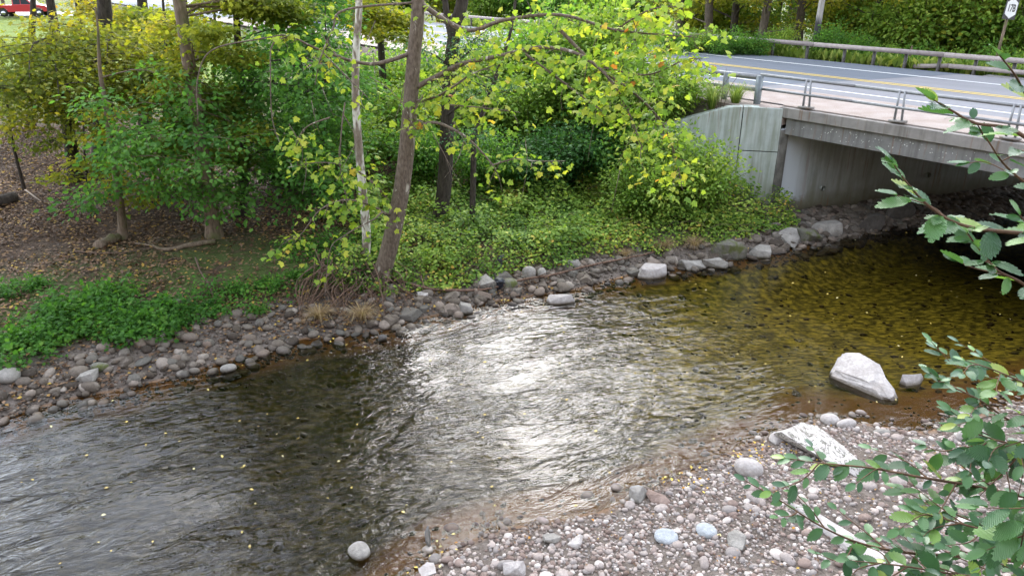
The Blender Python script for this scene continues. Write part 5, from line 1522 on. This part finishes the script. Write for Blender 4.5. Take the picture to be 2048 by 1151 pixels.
# undergrowth along the far rail
far_b = [(1345, 40.5, 1), (1400, 41, 0), (1450, 40, 2), (1500, 39.8, 1), (1560, 40.5, 0), (1668, 38.8, 1), (1720, 38.2, 2), (1770, 38, 0), (1815, 37.6, 1), (1860, 36.6, 2), (1905, 36.2, 0), (1950, 35.6, 1), (2000, 36.5, 2), (2040, 34.8, 0), (2090, 34.5, 1)]
pos_w = ['at its visible left end', 'second from its left end', 'third from its left end', 'left of the pole', 'just left of the pole', 'just right of the pole', 'second right of the pole', 'where the lower rail begins', 'behind the marker stake', 'past the stake', 'midway between stake and sign', 'left of the sign', 'at the sign foot', 'right of the sign', 'rightmost by the picture edge']
for k, (px, Y, b) in enumerate(far_b):
    q = atY(px, 100, Y); z = gz(q[0], q[1])
    put([B_LIME[0], B_GREEN[0], B_GREEN[1]][b], (q[0], q[1], z - .35), rnd.uniform(.5, .85), k * 2.1, 'shrub', 'roadside shrub behind the far guard rail, ' + pos_w[k], 'shrubs behind the far guard rail')

mid_w = ['nearest the sycamore leaves', 'short of the pole', 'right of the pole', 'above the lower rail', 'above the stake', 'between stake and sign', 'behind the sign', 'last at the picture edge']
for k, (px, Y, b, sc) in enumerate(((1400, 52, 0, 1.9), (1500, 51, 1, 1.7), (1690, 48.5, 0, 1.8), (1790, 45, 1, 1.7), (1850, 43, 2, 1.9), (1925, 42.5, 0, 2.0), (1990, 41.5, 2, 2.0), (2070, 40.5, 1, 2.1))):
    q = atY(px, 60, Y); z = gz(q[0], q[1])
    put([B_GOLD, B_LIME[1], B_LIME[2]][b], (q[0], q[1], z - .3), sc, k * 1.9, 'understory_tree', 'low bushy yellow-green tree beyond the far guard rail, ' + mid_w[k], 'bushy trees behind the far guard rail', 'tree')
mid_v = ['over the far road end', 'second behind the hanging leaves', 'third behind the hanging leaves', 'above the leaning sapling tip', 'right beside the dark forked trunk', 'between the big trunks', 'left of the mottled trunk', 'behind the pale stem', 'at the left of the row']
for k, (px, Y, b, sc) in enumerate(((1290, 66, 1, .5), (1215, 70, 0, .5), (1140, 74, 3, .5), (1060, 76, 1, .5), (980, 78, 0, .5), (890, 80, 2, .5), (800, 78, 1, .5), (710, 74, 3, .5), (620, 70, 0, .5))):
    q = atY(px, 60, Y); z = gz(q[0], q[1])
    put([B_LIME[0], B_GREEN[0], B_GOLD, B_GREEN[1]][b], (q[0], q[1], z - .5), sc * 4.6, k * 1.3, 'understory_tree', 'full bushy tree beyond the far road, ' + mid_v[k], 'small trees beyond the road end', 'tree')

# ------------------------------------------------------------------ grasses
def tuft_proto(seed, n, L, w, mat, lean):
    r = np.random.default_rng(seed); V_ = []; F_ = []; tn = []
    for k in range(n):
        a = r.random() * 6.283; l = L * r.uniform(.6, 1.1); le = lean * r.uniform(.3, 1.2)
        d = np.array([math.cos(a), math.sin(a), 0]); s = np.array([-d[1], d[0], 0]) * w
        b = d * r.uniform(0, .10) * L
        p = [b, b + d * l * le * .25 + np.array([0, 0, l * .5]), b + d * l * le * .65 + np.array([0, 0, l * .72]), b + d * l * le + np.array([0, 0, l * (.75 - .35 * le)])]
        i = len(V_)
        for q, ww in zip(p, (1, .8, .5, .08)): V_ += [q - s * ww, q + s * ww]
        F_ += [(i, i + 1, i + 3, i + 2), (i + 2, i + 3, i + 5, i + 4), (i + 4, i + 5, i + 7, i + 6)]; tn += [r.random()] * 3
    me = mesh_np('grass_tuft', np.array(V_), np.array(F_), False, tn); me.materials.append(mat); return me
DRY = tuft_proto(1, 260, .55, .006, M_DRYGRASS, 1.2)
for (px, py, sc, lab) in ((1328, 500, .8, 'dry grass tuft hanging over the shore, left of a pair near the bridge'), (1388, 498, .85, 'dry grass tuft hanging over the shore, right of a pair near the bridge'), (1250, 515, .6, 'small dry grass tuft at the bank end of the driftwood'), (640, 640, .8, 'dry grass tuft left of the root tangle'), (725, 640, .85, 'dry grass tuft under the sycamore roots')):
    p = hit(px, py); o = link('grass_tuft', DRY); o.location = p; o.scale = (sc, sc, sc * .9); o.rotation_euler = (0, 0, px); tag(o, lab, 'grass tuft')
GR = [tuft_proto(k, 200, 1.0, .008, M_GRASS, .9) for k in (3, 4)]
glab = ['against the bridge end post', 'by the second guide rail post', 'on top of the wing wall', 'at the third guide rail post', 'left of the wing wall top', 'where the guide rail leaves view', 'behind the wing wall joint', 'in front of the guide rail', 'on the slope above the yellow shrub', 'next to the pale wing coping', 'highest by the hidden rail', 'thin one at the shoulder edge']
for k, (u_, v_) in enumerate(((1.6, -.35), (2.4, -.5), (2.0, -1.0), (3.3, -.4), (2.9, -1.1), (4.6, -.45), (1.2, -.75), (5.6, -.6), (4.2, -1.2), (1.4, -1.1), (7.0, -.6), (6.3, -.9))):
    q = uv(u_, v_); z = gz(q[0], q[1]); o = link('grass_tuft', GR[k % 2]); s_ = rnd.uniform(.7, 1.0)
    o.location = (q[0], q[1], z - .03); o.scale = (s_, s_, s_); o.rotation_euler = (0, 0, k); tag(o, 'tall feathery grass tuft ' + glab[k], 'grass tuft', 'roadside grass')
# verge grass along the far rail
r = np.random.default_rng(120)
n = 5200; uu = r.uniform(-18, 40, n); vv = 13.7 + np.abs(r.normal(size=n)) * .8
V_ = K[None] + U[None] * uu[:, None] + V[None] * vv[:, None]
P_ = np.stack([V_[:, 0], V_[:, 1], ground_z(V_[:, 0], V_[:, 1])], -1)
D_ = r.normal(size=(n, 3)) * .35; D_[:, 2] = 1
tag(link('grass', leaves_mesh('grass', P_, D_, r.uniform(.25, .65, n), 'fold', r, .9), M_GRASS), 'tall green verge grass along the foot of the far guard rail', 'grass', None, 'stuff')

# ------------------------------------------------------------------ driftwood, roots, logs, bucket
def ground_path(pix, lift): return np.array([hit(px, py) + np.array([0, 0, lift]) for px, py in pix])
r = np.random.default_rng(140)
def stick(name, label, cat, pix, r0, r1, lift, mat, n=30, sides=8, wob=.02, twigs=0):
    c = bez(ground_path(pix, lift), n); c += r.normal(size=c.shape) * wob * r0 * 4
    root = empty(name, c[0], label, cat)
    g = Geo(); g.tube(c - c[0], np.linspace(r0, r1, n) * (1 + .12 * r.normal(size=n)), sides); g.build('stem', mat, root, True)
    for k in range(twigs):
        i = int(r.uniform(.2, .95) * (n - 1)); d = r.normal(size=3) * .35; d[2] = abs(d[2]) * .7
        g = Geo(); g.tube(bez([c[i] - c[0], c[i] - c[0] + d * .5 + r.normal(size=3) * .03, c[i] - c[0] + d], 6), np.linspace(r1 * .8, .004, 6), 5); g.build('twig', mat, root, True)
    return root
stick('driftwood_pole', 'long thin driftwood pole lying along the far shore', 'driftwood', [(704, 534), (760, 553), (800, 570), (864, 588), (947, 590), (993, 583), (1048, 568), (1104, 559), (1190, 538), (1280, 520), (1340, 505)], .040, .022, .13, M_ROOT, 44, 8, .02, 5)
stick('fallen_branch', 'curved fallen branch on the leaf litter of the left bank', 'branch', [(172, 604), (185, 592), (215, 587), (235, 575), (262, 560)], .055, .022, .06, M_TWIG_BROWN, 18)
stick('fallen_branch', 'thin fallen stick pointing down the left bank', 'branch', [(392, 520), (402, 548), (418, 572), (430, 605), (440, 635)], .026, .018, .06, M_TWIG_BROWN, 18)
stick('fallen_branch', 'slender stick lying in front of the maple roots', 'branch', [(150, 508), (200, 512), (250, 510), (310, 500)], .02, .012, .08, M_TWIG_BROWN, 18)
stick('fallen_log', 'short thick log leaning by the slender grey tree', 'log', [(196, 500), (215, 490), (240, 480)], .14, .12, .10, M_BARK_TAN, 8, 12)
stick('fallen_log', 'dark rotten log on the litter at the left edge', 'log', [(-40, 420), (0, 412), (36, 402)], .28, .2, .12, M_BARK_DARK, 8, 12)
stick('fallen_branch', 'pale straight branch on the litter behind the rotten log', 'branch', [(48, 372), (85, 368), (125, 362)], .022, .012, .1, M_TWIG, 12)
stick('fallen_branch', 'light stick lying askew by the dark log', 'branch', [(52, 385), (70, 398), (84, 408)], .025, .015, .08, M_TWIG, 10)
stick('surface_root', 'thick surface root running left from the grey-brown maple', 'root', [(432, 486), (390, 492), (352, 500), (325, 502), (300, 494), (270, 490)], .075, .02, .05, M_BARK_TAN, 18, 10, .02, 2)
TG = empty('root_tangle', hit(700, 560), 'tangle of bare brown roots and twigs under the sycamores', 'roots')
lo = np.array(TG.location)
for k in range(95):
    a = hit(r.uniform(630, 790), r.uniform(515, 585)) + np.array([0, 0, r.uniform(.05, .45)])
    b = hit(np.clip(proj(a)[0] + r.normal() * 55 - 12, 600, 830), r.uniform(590, 652)) + np.array([0, 0, r.uniform(.0, .10)])
    m = (a + b) / 2 + r.normal(size=3) * np.array([.2, .12, .10]) + np.array([0, -.1, .12])
    g = Geo(); g.tube(bez([a, m, b], 9) - lo, np.linspace(r.uniform(.008, .022), .005, 9), 5); g.build('root', M_ROOT if k % 3 else M_TWIG_BROWN, TG, True)

M_BUCKET = N('bucket_plastic').set((.018, .020, .028), .42)
bp_ = hit(997, 577)
BK = empty('bucket', bp_, 'small black bucket half buried between grey stones at the far shore', 'bucket')
g = Geo(); zz = np.array([-.08, -.08, .16, .24, .25, .25, .235, .0]); rr_ = np.array([.001, .105, .122, .125, .135, .118, .112, .095])
g.tube(np.stack([zz * 0, zz * 0, zz], -1) + np.array([[0, 0, 1e-4]]) * np.arange(8)[:, None], rr_, 18, cap=False); o = g.build('body', M_BUCKET, BK, True)
g = Geo(); th = np.linspace(0, math.pi, 12); g.tube(np.stack([.128 * np.cos(th), -.05 - .06 * np.sin(th), .22 + .02 * np.sin(th)], -1), .006, 6); g.build('handle', M_GALV, BK, True)
BK.rotation_euler = (.12, .1, .3)
cl_p = hit(1000, 540)
g = Geo()
for k in range(7): g.tube(bez([cl_p + np.array([r.normal() * .05, .1, .38]), cl_p + np.array([r.normal() * .06, 0, .22]), cl_p + np.array([r.normal() * .08, -.05, .0])], 6), [.012] * 6, 5)
tag(g.build('plastic_sheet', M_BUCKET, smooth=True), 'dark plastic strips hanging from the bank above the black bucket', 'debris')

# ------------------------------------------------------------------ elm reaching in from the right
r = np.random.default_rng(150)
T = Tree(r)
EB = np.array([3.75, 2.5]); ez = gz(*EB)
ec = bez([(EB[0], EB[1], ez - .2), (EB[0] + .05, EB[1], ez + 2.2), (EB[0] + .1, EB[1] + .05, 6.6), (EB[0] + .3, EB[1] + .1, 9.4)], 20)
T.g.tube(ec, np.linspace(.16, .05, 20), 12, cap=False)
ELM = tree_root('elm_tree', (EB[0], EB[1], ez), 'elm with toothed dark green leaves reaching in at the right edge')
EP, ED, ES, EU = [], [], [], []
def etwig(c, n, size, up=None, t0=.05, ang=58, both=True):
    """alternate leaves along a twig"""
    d = np.gradient(c, axis=0)
    for k in range(n):
        t = t0 + (1 - t0) * (k + .5) / n
        i = min(int(t * (len(c) - 1)), len(c) - 1)
        u = np.array([0, -.25, 1.0]) + r.normal(size=3) * .30 if up is None else np.asarray(up) + r.normal(size=3) * .25
        u = unit(u); f = unit(d[i]); s = unit(np.cross(f, u)); sg = 1 if k % 2 else -1
        a = R(ang + r.normal() * 14) * (1 - .5 * t)
        dd = f * math.cos(a) + s * sg * math.sin(a) + np.array([0, 0, -.28 * r.random() - .05])
        EP.append(c[i] + unit(dd) * .008); ED.append(dd); ES.append(size * r.uniform(.55, 1.2) * (1.0 - .25 * (t > .9))); EU.append(u)
    EP.append(c[-1]); ED.append(d[-1]); ES.append(size * .7); EU.append(np.array([0, -.2, 1.0]))
def ebranch(pix, r0, size, n, subs=0, sublen=.3, start=None):
    subs = int(subs * 1.45); n = int(n * 1.15)
    pts = [atY(*q) for q in pix]
    c = bez(pts, 8 * len(pts)); g = Geo()
    if start is not None:
        s0 = tz(ec, start); g.tube(bez([s0, (s0 + pts[0]) / 2 + np.array([0, 0, .12]), pts[0]], 8), np.linspace(r0 * 2.2, r0, 8), 7, cap=False)
    g.tube(c, np.linspace(r0, .0016, len(c)), 6, cap=False)
    etwig(c, n, size)
    for k in range(subs):
        i = int(len(c) * (.12 + .78 * (k + r.random() * .5) / subs)); f = unit(c[min(i + 2, len(c) - 1)] - c[i - 2]); s = unit(np.cross(f, [0, 0, 1.0])); sg = 1 if k % 2 else -1
        L = sublen * r.uniform(.6, 1.15) * (1.1 - .5 * i / len(c))
        e = c[i] + (f * .75 + s * sg * .75) * L + np.array([0, 0, r.normal() * .10 - .05]) * L
        c2 = bez([c[i], (c[i] + e) / 2 + r.normal(size=3) * .02, e], 9); g.tube(c2, np.linspace(r0 * .45, .0012, 9), 5, cap=False)
        etwig(c2, max(3, int(L / .036)), size * .95)
    g.build('branch', M_ELM_TWIG, ELM, True, loc=None).matrix_parent_inverse = Matrix.Translation(-ELM.location)
    return c
ebranch([(2120, 330, 2.15), (2030, 262, 2.05), (1950, 246, 2.0), (1905, 222, 1.98), (1868, 200, 1.96)], .0065, .105, 7, 0, .2, 7.35)
ebranch([(2120, 260, 2.3), (2060, 200, 2.2), (2030, 150, 2.15), (2000, 112, 2.1)], .005, .10, 5, 0, .2, 7.4)
ebranch([(2130, 400, 2.5), (2060, 370, 2.4), (2010, 330, 2.35), (1975, 280, 2.3), (1960, 262, 2.3)], .005, .062, 10, 3, .16, 7.0)
ebranch([(2130, 480, 2.15), (2040, 466, 2.1), (1960, 458, 2.05), (1900, 440, 2.02), (1850, 405, 2.0), (1810, 360, 2.0), (1785, 325, 2.0)], .0075, .095, 17, 2, .16, 6.8)
ebranch([(2130, 640, 2.3), (2050, 570, 2.25), (1995, 540, 2.2), (1960, 500, 2.2), (1935, 465, 2.2)], .006, .085, 11, 3, .16, 6.5)
ebranch([(2140, 545, 2.2), (2070, 470, 2.15), (2040, 430, 2.15)], .005, .09, 5, 0, .16, 6.7)
ebranch([(2140, 800, 2.7), (2060, 770, 2.65), (1990, 740, 2.6), (1930, 720, 2.6)], .006, .075, 10, 5, .30, 6.0)
ebranch([(2130, 860, 2.7), (2040, 850, 2.65), (1960, 800, 2.65), (1900, 770, 2.7), (1860, 745, 2.7)], .006, .072, 12, 4, .25, 5.9)
ebranch([(2160, 1010, 2.6), (2048, 992, 2.55), (1940, 970, 2.55), (1850, 955, 2.55), (1740, 935, 2.6), (1640, 925, 2.65), (1570, 915, 2.7)], .009, .085, 20, 5, .34, 5.7)
ebranch([(2160, 900, 2.6), (2060, 900, 2.55), (1990, 880, 2.55), (1930, 900, 2.55)], .008, .10, 9, 6, .28, 5.8)
ebranch([(2160, 1090, 2.5), (2050, 1120, 2.45), (1940, 1112, 2.45), (1820, 1105, 2.45), (1720, 1085, 2.5), (1640, 1050, 2.55), (1560, 1000, 2.6), (1490, 960, 2.65)], .009, .075, 24, 5, .30, 5.4)
ebranch([(2180, 1180, 2.35), (2060, 1160, 2.3), (1930, 1150, 2.3), (1800, 1130, 2.35), (1700, 1120, 2.4)], .008, .085, 14, 8, .30, 5.2)
ebranch([(2160, 1000, 2.35), (2070, 1040, 2.3), (1990, 1060, 2.3), (1900, 1040, 2.35), (1830, 1020, 2.4)], .008, .09, 14, 8, .28, 5.5)
ebranch([(2160, 960, 2.1), (2080, 1000, 2.05), (2050, 1060, 2.0), (2040, 1100, 2.0)], .007, .115, 6, 3, .2, 5.9)
ebranch([(2160, 830, 2.5), (2080, 860, 2.45), (2020, 930, 2.45), (1960, 990, 2.45)], .007, .095, 9, 6, .26, 5.9)
T.finish(ELM, 'elm', (.1, .1), M_LF_ELM, M_ELM_TWIG)
EP, ED, ES, EU = np.array(EP), np.array(ED), np.array(ES), np.array(EU)
Rm = leaf_frames(ED, .12, r, EU)
protos = []
for k in range(6):
    v, f = LEAF['elm']; v = v.copy()
    v[:, 2] += (.05 * k - .12) * v[:, 1] ** 2 + r.normal() * .10 * v[:, 0]; v[:, 0] *= r.uniform(.88, 1.12)
    v[:, 2] += .012 * np.sin(v[:, 1] * 45 - np.abs(v[:, 0]) * 38)
    me = mesh_np('leaf', v, f); me.materials.append(M_LF_ELM_O); protos.append(me)
a_, b_ = proj(EP)
seen = (a_ > -40) & (a_ < 2100) & (b_ > -40) & (b_ < 1200)
order = np.argsort(-(ES / np.linalg.norm(EP - np.array([0, 0, H]), axis=1)) * seen)
lo = np.array(ELM.location)
for i in order[:298]:
    o = bpy.data.objects.new('leaf', protos[int(r.integers(6))]); COL.objects.link(o); o.parent = ELM
    m = Matrix(Rm[i].tolist()).to_4x4(); m.translation = Vector(EP[i] - lo)
    o.matrix_local = m @ Matrix.Diagonal((ES[i], ES[i], ES[i], 1))
rest = order[298:]
tag(link('leaves', leaves_mesh('leaves', EP[rest] - lo, ED[rest], ES[rest], 'elm', r, .12, np.clip(r.normal(.45, .25, len(rest)), 0, 1), EU[rest]), M_LF_ELM, ELM), kind='stuff')

# ------------------------------------------------------------------ car park and pickup far beyond the left wood
M_LOT = asphalt_mat('car_park_concrete', (.42, .42, .42), (.60, .60, .59))
lot_z = 2.44
q = [at(-160, 30, lot_z), at(330, 33, lot_z), at(330, -18, lot_z), at(-160, -22, lot_z)]
tag(link('car_park', mesh_np('car_park', [(*p[:2], lot_z) for p in q], [(0, 1, 2, 3)]), M_LOT), kind='structure')
M_RED = N('car_paint_red').set((.42, .03, .04), .3); M_GLASS = N('car_glass').set((.02, .03, .04), .08); M_TYRE = N('tyre_rubber').set((.02, .02, .02), .85); M_CHROME = N('car_chrome').set((.5, .5, .52), .25, metallic=.9)
tp = at(52, 33, lot_z)
PK = empty('pickup_truck', (tp[0], tp[1], lot_z), 'red pickup truck parked beyond the lawn at the top left', 'pickup')
prof = [(-2.75, .62), (-2.75, 1.18), (-.75, 1.20), (-.72, 1.80), (-.45, 1.86), (.75, 1.86), (1.42, 1.26), (2.55, 1.14), (2.75, .98), (2.75, .58), (2.35, .52), (2.25, .80), (2.0, .95), (1.7, .95), (1.45, .80), (1.35, .50), (-1.30, .50), (-1.40, .80), (-1.65, .95), (-1.95, .95), (-2.2, .80), (-2.3, .52)]
bm = bmesh.new()
a_ = [bm.verts.new((x_, -.95 + (.12 if z_ > 1.3 else 0), z_)) for x_, z_ in prof]; b_ = [bm.verts.new((x_, .95 - (.12 if z_ > 1.3 else 0), z_)) for x_, z_ in prof]
bm.faces.new(a_); bm.faces.new(b_[::-1])
for i in range(len(prof)): bm.faces.new((a_[i], b_[i], b_[(i + 1) % len(prof)], a_[(i + 1) % len(prof)]))
bmesh.ops.recalc_face_normals(bm, faces=bm.faces)
body = link('body', bm_mesh('body', bm), M_RED, PK)
def quad_part(name, pts, mat, par):
    return link(name, mesh_np(name, pts, [tuple(range(len(pts)))]), mat, par)
for s in (-1, 1):
    yy = .955 * s
    def py_(z_): return (.955 - .125 * max(0, min(1, (z_ - 1.22) / .25))) * s
    for x0, x1, xt0, xt1 in ((-.62, .10, -.60, .10), (.18, 1.20, .18, .74)):
        quad_part('window', [(x0, py_(1.28) + .02 * s, 1.28), (x1, py_(1.28) + .02 * s, 1.28), (xt1, py_(1.78) + .05 * s, 1.78), (xt0, py_(1.78) + .05 * s, 1.78)], M_GLASS, PK)
    for x_ in (-1.8, 1.85):
        g = Geo(); g.tube([(x_, s * .72, .40), (x_, s * .96, .40)], .40, 20); w = g.build('wheel', M_TYRE, PK)
        g = Geo(); g.tube([(x_, s * .962, .40), (x_, s * .975, .40)], .22, 14); g.build('rim', M_CHROME, w)
    g = Geo(); g.box((2.74, s * .68, .86), (.03, 0, 0), (0, .18, 0), (0, 0, .10)); g.build('headlight', M_CHROME, PK)
    g = Geo(); g.box((-2.75, s * .82, .98), (.02, 0, 0), (0, .09, 0), (0, 0, .16)); g.build('tail_light', M_RED, PK)
quad_part('windscreen', [(1.40, -.84, 1.285), (1.40, .84, 1.285), (.79, .78, 1.82), (.79, -.78, 1.82)], M_GLASS, PK).location = (.02, 0, .012)
g = Geo(); g.box((2.78, 0, .62), (.05, 0, 0), (0, .92, 0), (0, 0, .09)); g.build('bumper', M_CHROME, PK)
PK.rotation_euler = (0, 0, R(8)); PK.scale = (1.12, 1.12, 1.12)
